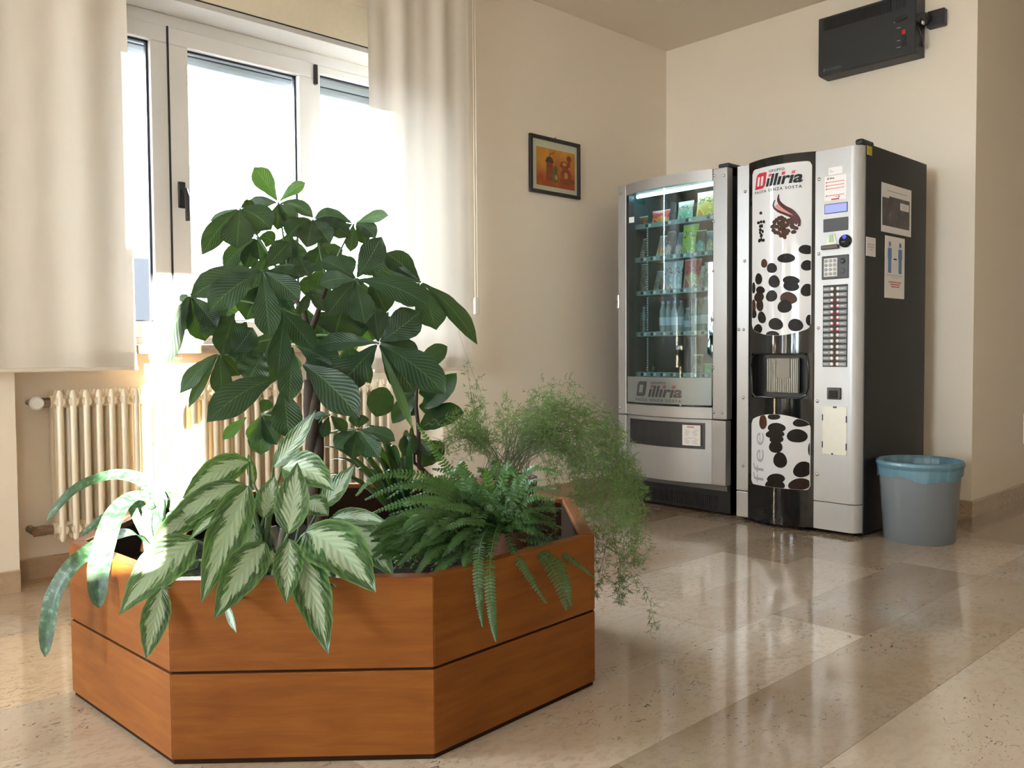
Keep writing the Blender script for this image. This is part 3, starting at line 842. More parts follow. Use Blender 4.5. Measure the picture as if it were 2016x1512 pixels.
# posters on the curved doors
def rounded(x0, x1, z0fn, z1fn, r, top=True, bot=True):
    def lo(x):
        d = min(x - x0, x1 - x); z = z0fn(x)
        return z + (r - math.sqrt(max(0, r * r - (r - d) ** 2)) if d < r and bot else 0)
    def hi(x):
        d = min(x - x0, x1 - x); z = z1fn(x)
        return z - (r - math.sqrt(max(0, r * r - (r - d) ** 2)) if d < r and top else 0)
    return lo, hi
PXA, PXB = -2.362, -2.046
pmid, ph_ = (PXA + PXB) / 2, (PXB - PXA) / 2
low_u = lambda x: 0.99 - 0.035 * (1 - ((x - pmid) / ph_) ** 2)
lo, hi = rounded(PXA, PXB, low_u, K(1.789), 0.022)
poster = curved(lo, hi, PXA, PXB, 0.0016, 40, thick=0.0012).build('poster', POSTW, cm, smooth='auto')
hi_l = lambda x: 0.53 + 0.037 * (1 - ((x - pmid) / ph_) ** 2)
lo2, hi2 = rounded(PXA, PXB, K(0.202), hi_l, 0.02)
poster2 = curved(lo2, hi2, PXA, PXB, 0.0016, 40, thick=0.0012).build('poster', POSTW, cm, smooth='auto')
def onp(l):
    return lambda x, z: (x, cy(x) - 0.0016 - l, z)
lg = MB()
put_text(lg, 'GRUPPO', -2.250, -2.166, 1.757, 1.770, onp(0.0010), INK, 0.018, 0, 1.25)
put_text(lg, 'PAUSA SENZA SOSTA', -2.341, -2.086, 1.664, 1.678, onp(0.0010), INK, 0.018, 0, 1.3)
put_text(lg, '\u0131ll\u0131r\u0131a', -2.268, -2.082, 1.690, 1.748, onp(0.0018), INK, 0.030, 0.22, 1.0)
for xc in (-2.2435, -2.1715, -2.1235):
    zc = 1.742
    lg.add([onp(0.0016)(xc - 0.010, zc - 0.006), onp(0.0016)(xc + 0.006, zc - 0.006), onp(0.0016)(xc + 0.010, zc + 0.008), onp(0.0016)(xc - 0.006, zc + 0.008)], [(0, 1, 2, 3)], RED)
def xslice(pts, step=0.012):
    x0, x1 = min(p[0] for p in pts), max(p[0] for p in pts)
    n = max(1, int((x1 - x0) / step + 0.99))
    def clip(ps, xc, keep_right):
        out = []
        for i in range(len(ps)):
            a, b = ps[i], ps[(i + 1) % len(ps)]
            ia, ib = (a[0] >= xc) == keep_right or a[0] == xc, (b[0] >= xc) == keep_right or b[0] == xc
            if ia: out.append(a)
            if ia != ib:
                t = (xc - a[0]) / (b[0] - a[0]); out.append((xc, a[1] + t * (b[1] - a[1])))
        return out
    for k in range(n):
        a, b = x0 + (x1 - x0) * k / n, x0 + (x1 - x0) * (k + 1) / n
        q = clip(clip(list(pts), a, True), b, False) if n > 1 else list(pts)
        if len(q) >= 3: yield q
def poly_on(mb, pts, mat, l=0.0006, fn=None):
    for q in xslice(pts):
        mb.add([(fn or onp(l))(x, z) for x, z in q], [tuple(range(len(q)))], mat)
poly_on(lg, [(-2.340, 1.686), (-2.288, 1.686), (-2.276, 1.694), (-2.270, 1.706), (-2.262, 1.764), (-2.312, 1.764), (-2.325, 1.757), (-2.331, 1.744)], RED)
for x in (-2.325, -2.302):
    poly_on(lg, [(x, 1.701), (x + 0.014, 1.701), (x + 0.020, 1.746), (x + 0.006, 1.746)], POSTW, 0.0010)
lg.build('lettering', None, poster)
# the coffee bean print
CX_ = lambda cx, cyy, s, ox, oy: at_y(ox + cx * s, oy + cyy * s, 3.862)
def bean_print(items, s, ox, oy, zlo, zhi, parent, mat):
    mb = MB(); rr = random.Random(5)
    for (a, b, ra, rb) in items:
        n = 20; pts = []
        k = rr.uniform(-0.4, 0.4); e = rr.uniform(0.03, 0.09); ph = rr.uniform(0, 6)
        for i in range(n):
            th = 2 * pi * i / n
            q = 1 + e * sin(2 * th + ph) + 0.03 * sin(3 * th + k)
            P = CX_(a + ra * q * cos(th), b + rb * q * sin(th), s, ox, oy)
            x = min(max(P.x, PXA + 0.002), PXB - 0.002)
            pts.append((x, min(max(P.z, zlo(x) + 0.001), zhi(x) - 0.001)))
        c = (sum(p[0] for p in pts) / n, sum(p[1] for p in pts) / n)
        l = 0.0006 + rr.uniform(0, 0.0006)
        mt = mat if rr.random() < 0.72 else rr.choice((BEANB, BEANC))
        poly_on(mb, pts[::-1], mt, l)
    return tag(mb.build('printed_beans', None, parent), kind='stuff')
bean_print([(245, 918, 28, 30), (305, 952, 36, 40), (405, 880, 56, 36), (530, 815, 44, 36), (535, 930, 38, 38), (197, 1030, 32, 40), (322, 1050, 40, 48), (437, 1040, 50, 34), (437, 1080, 52, 38), (535, 1110, 40, 45), (150, 1095, 18, 40), (213, 1110, 40, 26), (200, 1160, 42, 38), (208, 1220, 32, 45), (303, 1155, 43, 42), (420, 1170, 60, 42), (395, 1230, 46, 50), (150, 1230, 22, 50), (155, 1285, 24, 32), (225, 1310, 34, 44), (333, 1358, 50, 46), (465, 1365, 45, 48), (190, 1395, 38, 38), (310, 1432, 48, 25), (548, 1330, 22, 40)],
           0.2711, 1440, 270, lo, hi, poster, BEAN)
bean_print([(230, 650, 33, 50), (312, 612, 42, 24), (490, 655, 50, 34), (330, 690, 60, 36), (318, 735, 68, 30), (330, 770, 50, 30), (325, 825, 46, 46), (462, 750, 58, 52), (355, 920, 48, 54), (495, 990, 58, 55), (325, 1050, 66, 34), (318, 1095, 72, 38), (475, 1095, 65, 45), (535, 850, 10, 45)],
           0.2778, 1440, 650, lo2, hi2, poster2, BEAN)
bean_print([(217, 552, 14, 11), (195, 622, 12, 12), (219, 616, 12, 11), (243, 616, 10, 13), (211, 648, 10, 14), (227, 646, 9, 14), (213, 674, 13, 12), (233, 686, 9, 13), (210, 694, 10, 11), (221, 715, 13, 16), (204, 752, 12, 14), (221, 745, 10, 14), (239, 750, 11, 13)],
           0.2711, 1440, 270, lo, hi, poster, BEAN)
rr = random.Random(3)
cupb = []
for i in range(46):
    a, r = rr.uniform(0, 2 * pi), math.sqrt(rr.random())
    xx, yy = 392 + 82 * r * cos(a), 655 + 72 * r * sin(a)
    cupb.append((xx, yy, 17, 15))
cupb.append((395, 725, 14, 18))
bean_print(cupb, 0.2711, 1440, 270, lo, hi, poster, BEANB)
sw = MB()
def ribbon(mb, pts, mat, l):
    A = spline([V(CX_(a, b, 0.2711, 1440, 270)) for (a, b), _ in pts]); B = spline([V(CX_(a, b, 0.2711, 1440, 270)) for _, (a, b) in pts])
    def g(u, v):
        p = A(v).lerp(B(v), u); return onp(l)(p.x, p.z)
    mb.grid(g, 5, 36, mat)
ribbon(sw, [((354, 418), (360, 418)), ((345, 450), (360, 444)), ((350, 480), (372, 472)), ((380, 515), (405, 500)), ((420, 545), (450, 525)), ((455, 572), (480, 560)), ((480, 610), (498, 600)), ((478, 650), (496, 645))], SWIRL, 0.0018)
ribbon(sw, [((325, 460), (333, 460)), ((312, 490), (322, 490)), ((318, 520), (330, 512)), ((350, 548), (364, 536)), ((400, 570), (415, 556)), ((440, 592), (470, 580)), ((470, 640), (485, 620))], SWIRL, 0.0018)
ribbon(sw, [((330, 505), (352, 485)), ((364, 536), (380, 510)), ((415, 556), (430, 545)), ((445, 572), (468, 568)), ((470, 600), (482, 596))], SWIRLP, 0.0015)
sw.build('printed_swirl', None, poster, smooth=True)
ff = MB()
pa, pb = CX_(150, 1090, 0.2778, 1440, 650), CX_(252, 715, 0.2778, 1440, 650)
put_text(ff, 'ffee', PXA + 0.016, PXA + 0.088, 0.218, 0.470, onp(0.0007), GREYI, -0.004, 0, 1.1, rot=True)
ff.build('lettering', None, poster2)
# control column furniture
fy = CY0
def plate(name, x0, x1, z0, z1, mat, proud=0.003, bev=0.002, parent=cm):
    return MB().box(x0, x1, fy - proud, fy + 0.004, z0, z1).build(name, mat, parent, bevel=bev)
plate('display_bezel', -1.986, -1.872, 1.526, 1.572, BLACKP, 0.002)
plate('display', -1.983, -1.875, 1.529, 1.569, LCD, 0.0035)
plate('dark_window', -1.991, -1.868, 1.441, 1.503, DARKGL, 0.003, 0.003)
nt = MB().prism([(-1.976, 1.380), (-1.921, 1.380), (-1.934, 1.432), (-1.962, 1.432)], fy - 0.004, fy + 0.002, axis='y').build('note_guide', IVORY, cm, bevel=0.001)
MB().box(-1.960, -1.938, fy - 0.0052, fy - 0.003, 1.392, 1.428).build('banknote_print', plain('pale green print', (0.32, 0.45, 0.26), 0.6), nt)
MB().box(-1.995, -1.910, fy - 0.020, fy + 0.002, 1.358, 1.378).build('note_slot', plain('dark brown slot', (0.06, 0.04, 0.035), 0.35), cm, bevel=0.004)
cr_ = MB().lathe([(0.030, fy + 0.002), (0.030, fy - 0.010), (0.026, fy - 0.015)], (-1.880, 0, 1.390), 24, axis='y').build('coin_reader', GLOSSB, cm, smooth='auto')
MB().lathe([(0.010, 0), (0.010, -0.0016)], (-1.880, fy - 0.0152, 1.409), 16, axis='y').build('status_light', BLUELED, cr_)
MB().box(-1.895, -1.876, fy - 0.0170, fy - 0.0150, 1.383, 1.389).build('coin_slot', GASKET, cr_)
kb = plate('keypad_housing', -1.996, -1.864, 1.217, 1.328, BLACKP, 0.006, 0.003)
kp = MB().box(-1.984, -1.917, fy - 0.009, fy - 0.004, 1.229, 1.316).build('keypad', plain('ivory keypad', (0.6, 0.57, 0.5), 0.4), cm, bevel=0.003)
for r in range(4):
    for c in range(3):
        MB().lathe([(0.0082, 0), (0.0082, -0.003), (0.006, -0.004)], (-1.9715 + c * 0.0212, fy - 0.0085, 1.3035 - r * 0.0206), 12, axis='y').build('key', BUTTON, kp, smooth='auto')
MB().lathe([(0.012, 0), (0.012, -0.006), (0.008, -0.008)], (-1.893, fy - 0.006, 1.299), 14, axis='y').build('lock', BLACKP, kb, smooth='auto')
MB().lathe([(0.013, 0), (0.012, -0.002)], (-1.893, fy - 0.006, 1.253), 14, axis='y').build('port_ring', BLACKP, kb)
sel = plate('selection_window', -1.990, -1.868, 0.802, 1.190, plain('selection window black', (0.03, 0.03, 0.032), 0.15), 0.003, 0.002)
LABM = plain('grey selection strip', (0.15, 0.155, 0.16), 0.35); CUPW = plain('printed cup', (0.6, 0.57, 0.52), 0.4); CUPC = plain('printed coffee cream', (0.5, 0.38, 0.26), 0.5)
CUPR = plain('printed red saucer', (0.4, 0.03, 0.04), 0.4)
nrow = 14
for r in range(nrow):
    z = 1.185 - (r + 0.5) * (0.383 / nrow)
    for sd in (0, 1):
        x0 = -1.987 if sd == 0 else -1.907
        MB().box(x0, x0 + 0.036, fy - 0.0055, fy - 0.0028, z - 0.0095, z + 0.0085).build('selection_label', LABM, sel)
        xc = -1.943 if sd == 0 else -1.915
        m = MB()
        m.lathe([(0.0085, 0), (0.0085, -0.002)], (xc, fy - 0.003, z), 12, (CUPR if 2 <= r <= 7 else CUPC), 'y')
        m.lathe([(0.006, 0), (0.006, -0.003)], (xc + (0.001 if sd else -0.001), fy - 0.003, z + 0.002), 12, CUPW, 'y')
        m.box(x0 + 0.004, x0 + 0.026, fy - 0.0062, fy - 0.0054, z - 0.002, z + 0.002, PALEGREY)
        m.build('cup_picture', None, sel)
plate('card_reader', -1.964, -1.896, 0.648, 0.704, BLACKP, 0.010, 0.004)
MB().box(-1.953, -1.908, fy - 0.012, fy - 0.009, 0.655, 0.69).build('reader_pad', GLOSSB, cm, bevel=0.002)
sp_ = plate('service_panel', -1.991, -1.867, 0.382, 0.616, IVORY, 0.0025, 0.004)
for x, z, w, h in ((-1.935, 0.607, .018, .008), (-1.942, 0.384, .008, .008), (-1.990, 0.545, .005, .03), (-1.990, 0.415, .005, .03), (-1.872, 0.54, .005, .032), (-1.872, 0.41, .005, .032)):
    MB().box(x, x + w, fy - 0.004, fy - 0.002, z, z + h).build('panel_clip', GASKET, sp_)
def screw(x, y, z, parent, r=0.0085):
    MB().lathe([(r, 0), (r * 0.85, -0.003), (r * 0.4, -0.005), (0.0005, -0.0055)], (x, y, z), 10, axis='y').build('screw', SCREW, parent, smooth=True)
for x, z in ((-2.414, 1.694), (-2.416, 1.341), (-2.448, 0.990), (-2.421, 0.990), (-2.422, 0.639), (-2.421, 0.286), (-2.013, 1.696), (-2.013, 1.342), (-2.013, 0.988), (-2.016, 0.636), (-2.014, 0.282)):
    screw(x, CY0, z, cm)
# stickers
st = empty('price_sticker', (-1.93, fy, 1.59), 'white instruction sticker with red arrow lines on the coffee machine column', 'sticker')
MB().box(-1.985, -1.878, fy - 0.0012, fy - 0.0002, 1.587, 1.703).build('sheet', PAPER, st)
sm = MB()
yy_ = fy - 0.0016
for z in (1.672, 1.656, 1.641, 1.609):
    sm.box(-1.977, -1.888, yy_, fy - 0.001, z, z + 0.0035, REDI); sm.lathe([(0.0045, 0), (0.0045, -0.0006)], (-1.976, fy - 0.001, z + 0.0018), 8, REDI, 'y')
sm.box(-1.952, -1.913, yy_, fy - 0.001, 1.589, 1.595, RED); sm.lathe([(0.006, 0), (0.006, -0.0006)], (-1.915, fy - 0.001, 1.602), 10, GREYI, 'y'); sm.lathe([(0.003, 0), (0.003, -0.0006)], (-1.927, fy - 0.001, 1.603), 8, GREYI, 'y')
sm.prism([(-1.976, 1.686), (-1.966, 1.686), (-1.963, 1.697), (-1.972, 1.697)], yy_, fy - 0.001, REDI, 'y')
put_text(sm, 'illiria', -1.961, -1.938, 1.687, 1.696, lambda x, z: (x, yy_, z), INK, 0.03, 0.2)
sm.build('print', None, st)
o = empty('info_sticker', (-1.93, fy, 1.71), 'small white sticker above the red lined one on the coffee machine', 'sticker')
MB().box(-1.967, -1.897, fy - 0.0012, fy - 0.0002, 1.707, 1.742).build('sheet', PAPER, o)
MB().box(-1.961, -1.942, fy - 0.0016, fy - 0.001, 1.720, 1.724, PALEGREY).box(-1.961, -1.950, fy - 0.0016, fy - 0.001, 1.728, 1.731, PALEGREY).build('print', None, o)

# notices taped to the dark side of the coffee machine
SX = CX1
def notice(name, y0, y1, z0, z1, label, cat='notice', mat=PAPER):
    r = empty(name, (SX, (y0 + y1) / 2, z0), label, cat)
    MB().box(SX + 0.0005, SX + 0.002, y0, y1, z0, z1).build('sheet', mat, r)
    return r
def lines(mb, y0, y1, zs, mat, h=0.006):
    for z in zs: mb.box(SX + 0.0018, SX + 0.0025, y0, y1, z, z + h, mat)
n1 = notice('notice', 4.110, 4.452, 1.447, 1.680, 'white notice with a large dark photograph in a clear sleeve on the black machine side', 'notice')
def m_photo():
    n = NT('dark photo print')
    f = n.noise(14, 5, 0.6, n.pos())
    n.set(Base_Color=n.ramp(f, [(0.4, (0.02, 0.017, 0.02)), (0.6, (0.07, 0.055, 0.05)), (0.75, (0.22, 0.2, 0.17))]), Roughness=0.3)
    return n.m
MB().box(SX + 0.0018, SX + 0.0026, 4.118, 4.430, 1.478, 1.622).build('photo', m_photo(), n1)
mm = MB(); lines(mm, 4.17, 4.40, (1.645,), PALEGREY, 0.005); mm.box(SX + .0025, SX + .0032, 4.118, 4.19, 1.612, 1.624, PAPER); mm.box(SX + .0025, SX + .0032, 4.32, 4.42, 1.568, 1.602, PAPER)
lines(mm, 4.335, 4.405, (), PALEGREY)
for z in (1.576, 1.584, 1.592): mm.box(SX + .0031, SX + .0036, 4.335, 4.40, z, z + 0.003, PALEGREY)
mm.build('print', None, n1)
n2 = notice('notice', 4.153, 4.378, 1.133, 1.432, 'tall white distancing notice with two blue standing figures below the photo sheet', 'notice')
mm = MB()
for yc in (4.205, 4.325):
    for (a, b, za, zb) in ((-.022, .022, 1.325, 1.375), (-.018, .018, 1.255, 1.325)): mm.box(SX + .0018, SX + .0026, yc + a, yc + b, za, zb, BLUEI)
    mm.lathe([(0.013, 0.0018), (0.013, 0.0026)], (SX, yc, 1.394), 12, BLUEI, 'x')
mm.box(SX + .0018, SX + .0026, 4.25, 4.285, 1.320, 1.327, INK)
lines(mm, 4.175, 4.355, (1.242,), PALEGREY, 0.004); lines(mm, 4.23, 4.31, (1.232,), PALEGREY, 0.003)
lines(mm, 4.195, 4.34, (1.208,), REDI, 0.006); lines(mm, 4.215, 4.325, (1.197,), REDI, 0.006); lines(mm, 4.225, 4.32, (1.186,), REDI, 0.006)
mm.build('print', None, n2)
n3 = notice('notice', 3.952, 4.050, 1.320, 1.408, 'small square white notice taped near the front edge of the machine side', 'notice')
mm = MB(); lines(mm, 3.968, 4.036, (1.372, 1.36), PALEGREY, 0.005); lines(mm, 3.985, 4.02, (1.348,), PALEGREY, 0.005); mm.build('print', None, n3)
n4 = notice('warning_label', 3.955, 4.004, 1.787, 1.828, 'little yellow warning label at the top corner of the machine side', 'label', YELL)

# ------------------------------------------------------------------ snack vending machine
SX0, SX1, SY0, SY1, SZ1 = -3.264, -2.527, 3.91, 4.60, 1.840
sn = empty('snack_machine', (-2.895, 4.25, 0), 'glass fronted grey snack vending machine in the corner left of the coffee machine', 'vending machine')
SS = 0.055
def sy(x):
    c, h = -2.91, 0.292
    return SY0 - SS * max(0.0, 1 - ((x - c) / h) ** 2)
INT = plain('dark teal interior', (0.026, 0.062, 0.068), 0.55)
cb = MB()
cb.box(SX0 + 0.01, -3.215, SY0 + 0.05, SY1, 0.02, SZ1 + 0.006); cb.box(-2.605, SX1, SY0 + 0.05, SY1, 0.02, SZ1 + 0.006)
cb.box(SX0 + 0.01, SX1, 4.52, SY1, 0.02, SZ1 + 0.006); cb.box(SX0 + 0.01, SX1, SY0 + 0.05, SY1, 1.80, SZ1 + 0.006)
cb.box(SX0 + 0.01, SX1, SY0 + 0.05, SY1, 0.02, 0.62)
cb.build('cabinet', CABB, sn)
MB().box(-2.585, SX1 + 0.006, SY0 + 0.005, SY0 + 0.16, SZ1, SZ1 + 0.022).build('top_cap', BLACKP, sn, bevel=0.006)
il = MB(); il.box(-3.215, -3.210, SY0 + 0.06, 4.52, 0.62, 1.80).box(-2.610, -2.605, SY0 + 0.06, 4.52, 0.62, 1.80).box(-3.215, -2.605, 4.513, 4.52, 0.62, 1.80).box(-3.215, -2.605, SY0 + 0.06, 4.52, 0.62, 0.63)
il.build('lining', INT, sn)
def scurve(z0, z1, x0, x1, thick, lift=0.0, n=20):
    m = MB(); vs = []; fs = []
    for i in range(n + 1):
        x = x0 + (x1 - x0) * i / n; y = sy(x) - lift
        vs += [(x, y, z0), (x, y, z1), (x, y + thick, z0), (x, y + thick, z1)]
    for i in range(n):
        a, b = 4 * i, 4 * i + 4
        fs += [(a, b, b + 1, a + 1), (a + 2, a + 3, b + 3, b + 2), (a + 1, b + 1, b + 3, a + 3), (a, a + 2, b + 2, b)]
    fs += [(0, 1, 3, 2), (4 * n, 4 * n + 2, 4 * n + 3, 4 * n + 1)]
    return m.add(vs, fs)
DZ0 = 0.518
MB().box(SX0, -3.203, SY0, SY0 + 0.06, DZ0, SZ1).build('door_stile', ALU, sn, bevel=0.004)
MB().box(-2.614, SX1, SY0, SY0 + 0.06, DZ0, SZ1).build('door_stile', ALU, sn, bevel=0.004)
scurve(1.782, SZ1 + 0.002, -3.202, -2.617, 0.05).build('door_rail', ALU, sn, smooth='auto')
scurve(DZ0, 0.578, -3.202, -2.617, 0.05).build('door_rail', ALU, sn, smooth='auto')
MB().box(-3.203, -3.185, SY0 + 0.004, SY0 + 0.05, 0.578, 1.782).build('glass_channel', GASKET, sn)
scurve(0.578, 1.782, -3.202, -2.617, 0.004, -0.006).build('glass', VGLASS, sn, smooth='auto')
scurve(0.590, 0.737, -3.195, -2.622, 0.001, -0.004).build('frosted_band', FROST, sn, smooth='auto')
gb = MB()
G_ = lambda x, z: (x, sy(x) + 0.0012, z)
DLOGO = plain('dark glass print', (0.045, 0.045, 0.048), 0.3); DRED = plain('muted red glass print', (0.2, 0.06, 0.05), 0.3)
put_text(gb, 'GRUPPO', -2.986, -2.882, 0.698, 0.712, G_, DLOGO, 0.02, 0, 1.3)
put_text(gb, 'PAUSA SENZA SOSTA', -3.110, -2.784, 0.600, 0.616, G_, DLOGO, 0.02, 0, 1.3)
put_text(gb, '\u0131ll\u0131r\u0131a', -3.008, -2.780, 0.625, 0.690, G_, DLOGO, 0.03, 0.22, 1.0)
for xc in (-2.978, -2.890, -2.831): gb.add([G_(xc - 0.012, 0.676), G_(xc + 0.008, 0.676), G_(xc + 0.013, 0.692), G_(xc - 0.007, 0.692)], [(0, 1, 2, 3)], DRED)
def ring_logo(mb, G):
    poly_on(mb, [(-3.106, 0.627), (-3.045, 0.627), (-3.030, 0.640), (-3.018, 0.712), (-3.075, 0.712), (-3.092, 0.700)], DLOGO, fn=G)
    G2 = lambda x, z: (G(x, z)[0], G(x, z)[1] - 0.0004, z)
    poly_on(mb, [(-3.083, 0.648), (-3.053, 0.648), (-3.045, 0.692), (-3.075, 0.692)], FROST, fn=G2)
ring_logo(gb, G_)
gb.build('lettering', None, sn)
for (x, z) in ((-2.606, 1.805), (-2.547, 1.798), (-3.242, 1.796), (-2.609, 1.565), (-2.612, 1.306), (-2.612, 1.048), (-2.612, 0.789), (-2.606, 0.553), (-2.553, 0.553), (-3.25, 0.553)):
    screw(x if x > -2.7 else x, SY0, z, sn, 0.008)
MB().box(-3.272, -3.25, SY0 - 0.01, SY0 + 0.004, 1.13, 1.215).build('lock_plate', SCREW, sn, bevel=0.006)
MB().lathe([(0.008, 0), (0.008, -0.008)], (-3.262, SY0 - 0.008, 1.175), 12, axis='y').build('lock', CHROME, sn)
# lower body
lb = MB().box(SX0, -3.205, SY0, SY0 + 0.06, 0.165, 0.512).build('lower_panel', ALU, sn, bevel=0.003)
scurve(0.165, 0.512, -3.204, -2.622, 0.05, -0.02).build('lower_panel', ALU, sn, smooth='auto')
MB().box(-2.621, SX1 - 0.006, SY0, SY0 + 0.06, 0.165, 0.512).build('lower_panel', ALU, sn, bevel=0.003)
ha = MB()
def shy(x): return sy(x) + 0.02
def hgrid(x0, x1, z0, z1, dy, n=12):
    m = MB(); vs = []
    for i in range(n + 1):
        x = x0 + (x1 - x0) * i / n; y = shy(x) + dy
        vs += [(x, y, z0), (x, y, z1), (x, y + 0.012, z0), (x, y + 0.012, z1)]
    fs = []
    for i in range(n):
        a, b = 4 * i, 4 * i + 4
        fs += [(a, b, b + 1, a + 1), (a + 2, a + 3, b + 3, b + 2), (a + 1, b + 1, b + 3, a + 3), (a, a + 2, b + 2, b)]
    fs += [(0, 1, 3, 2), (4 * n, 4 * n + 2, 4 * n + 3, 4 * n + 1)]
    return m.add(vs, fs)
hgrid(-3.180, -2.664, 0.352, 0.493, -0.006).build('hatch_frame', BLACKP, sn)
hf = hgrid(-3.170, -2.676, 0.368, 0.484, -0.010).build('hatch_flap', plain('soft black flap', (0.016, 0.016, 0.018), 0.5), sn)
pu = MB()
put_text(pu, 'PUSH', -3.02, -2.842, 0.405, 0.447, lambda x, z: (x, shy(x) - 0.0108, z), plain('embossed black', (0.024, 0.024, 0.026), 0.35), -0.01, 0, 1.1)
pu.build('lettering', None, hf)
pp = empty('paper_notice', (-2.725, SY0, 0.37), 'white printed notice stuck on the snack machine delivery flap', 'notice')
hgrid(-2.782, -2.682, 0.369, 0.480, -0.0125).build('sheet', PAPER, pp)
q = MB()
for i, z in enumerate((0.452, 0.444, 0.437, 0.430, 0.423, 0.408, 0.400, 0.393, 0.386, 0.379)):
    q.add([(x, shy(x) - 0.0132, zz) for x, zz in ((-2.770 + 0.004 * (i % 2), z), (-2.694 - 0.004 * (i % 3), z), (-2.694 - 0.004 * (i % 3), z + 0.003), (-2.770 + 0.004 * (i % 2), z + 0.003))], [(0, 1, 2, 3)], PALEGREY)
q.add([(x, shy(x) - 0.0132, zz) for x, zz in ((-2.755, 0.466), (-2.715, 0.466), (-2.715, 0.473), (-2.755, 0.473))], [(0, 1, 2, 3)], REDI)
q.build('print', None, pp)
MB().box(-3.24, -2.535, SY0 + 0.02, SY0 + 0.06, 0.135, 0.163).build('lip', plain('grey lip', (0.12, 0.12, 0.12), 0.4, 0.5), sn)
kk = MB().box(-3.25, -2.532, SY0 + 0.045, SY0 + 0.08, 0.012, 0.135).build('kick_grille', CABB, sn, bevel=0.003)
for i in range(48):
    x = -3.19 + i * 0.0121
    MB().box(x, x + 0.006, SY0 + 0.0405, SY0 + 0.047, 0.030, 0.100).build('grille_bar', BLACKP, kk)
# lamp, shelves
MB().tube([(-3.18, SY0 + 0.075, 1.779), (-2.63, SY0 + 0.075, 1.779)], 0.010, 8).tube([(-3.18, SY0 + 0.095, 1.790), (-2.63, SY0 + 0.095, 1.790)], 0.007, 8).build('lamp_tube', TUBE, sn, smooth=True)
SHY = 4.0
shelf_z = [1.607, 1.415, 1.22, 0.981, 0.747]
STRIP = plain('clear price strip', (0.22, 0.27, 0.27), 0.2); TAGM = plain('white price tag', (0.5, 0.53, 0.55), 0.5)
for si, z in enumerate(shelf_z):
    sh = MB().box(-3.208, -2.612, SHY + 0.004, 4.50, z - 0.012, z - 0.006).build('shelf', INT, sn)
    MB().box(-3.208, -2.612, SHY - 0.002, SHY + 0.004, z - 0.014, z + 0.014).build('price_strip', STRIP, sh, bevel=0.001)
    nt_ = 4 if si == 0 else 8
    for k in range(nt_):
        x = -3.18 + (k + 0.5) * 0.56 / nt_
        MB().box(x - 0.020, x - 0.002, SHY - 0.0035, SHY - 0.001, z - 0.009, z + 0.009).build('price_tag', GASKET, sh)
        MB().box(x + 0.001, x + 0.020, SHY - 0.0035, SHY - 0.001, z - 0.008, z + 0.008).build('price_tag', TAGM, sh)
dv = MB()
for z0, z1 in ((0.60, 0.735), (0.765, 0.965), (1.0, 1.205), (1.235, 1.40), (1.43, 1.595)):
    dv.box(-3.119, -3.113, SHY + 0.0, SHY + 0.30, z0, z1, INT)
    zz = z0 + 0.004
    while zz < z1 - 0.006:
        dv.box(-3.1195, -3.1125, SHY - 0.004, SHY + 0.0005, zz, zz + 0.007, TAGM); zz += 0.014
dv.build('divider', None, sn)
# wire spirals
spm = MB()
pts = []
for i in range(61):
    a = 2 * pi * i / 15
    pts.append((0.034 * sin(a), 0.40 * i / 60, 0.036 + 0.034 * (-cos(a))))
spm.tube(pts, 0.0022, 4)
sp_mesh = spm.mesh('spiral', BLACKP, smooth=True)
def spiral(x, z, s=1.0):
    o = bpy.data.objects.new('spiral', sp_mesh); COL.objects.link(o)
    o.location = (x, SHY + 0.012, z); o.scale = (s, 1, s); attach(o, sn)
def two_tone(name, c1, c2, c3=None):
    if name in MATS: return MATS[name]
    n = NT(name)
    p = n.coord('Generated'); s_ = n.add('ShaderNodeSeparateXYZ'); n.link(p, s_.inputs[0])
    nz = n.noise(4, 3, 0.5, p)
    k = n.math('ADD', s_.outputs[2], n.math('MULTIPLY', n.math('SUBTRACT', nz, 0.5), 0.5))
    vo = n.add('ShaderNodeTexVoronoi'); vo.inputs['Scale'].default_value = 3.2; n.link(p, vo.inputs['Vector'])
    k = n.math('ADD', k, n.math('MULTIPLY', n.math('SUBTRACT', vo.outputs['Distance'], 0.4), 0.55))
    lt = tuple(min(0.75, x * 1.5 + 0.12) for x in c2); dk = tuple(x * 0.25 for x in c1)
    rp = n.add('ShaderNodeValToRGB'); rp.color_ramp.interpolation = 'CONSTANT'
    for _ in range(4): rp.color_ramp.elements.new(0.5)
    for e_, (ps_, c_) in zip(rp.color_ramp.elements, [(0.0, c1), (0.24, lt), (0.31, c2), (0.55, c3 or c1), (0.70, dk), (0.76, c3 or c2)]):
        e_.position = ps_; e_.color = (*c_, 1)
    n.link(k, rp.inputs[0])
    n.set(Base_Color=rp.outputs[0], Roughness=0.3)
    MATS[name] = n.m
    return n.m
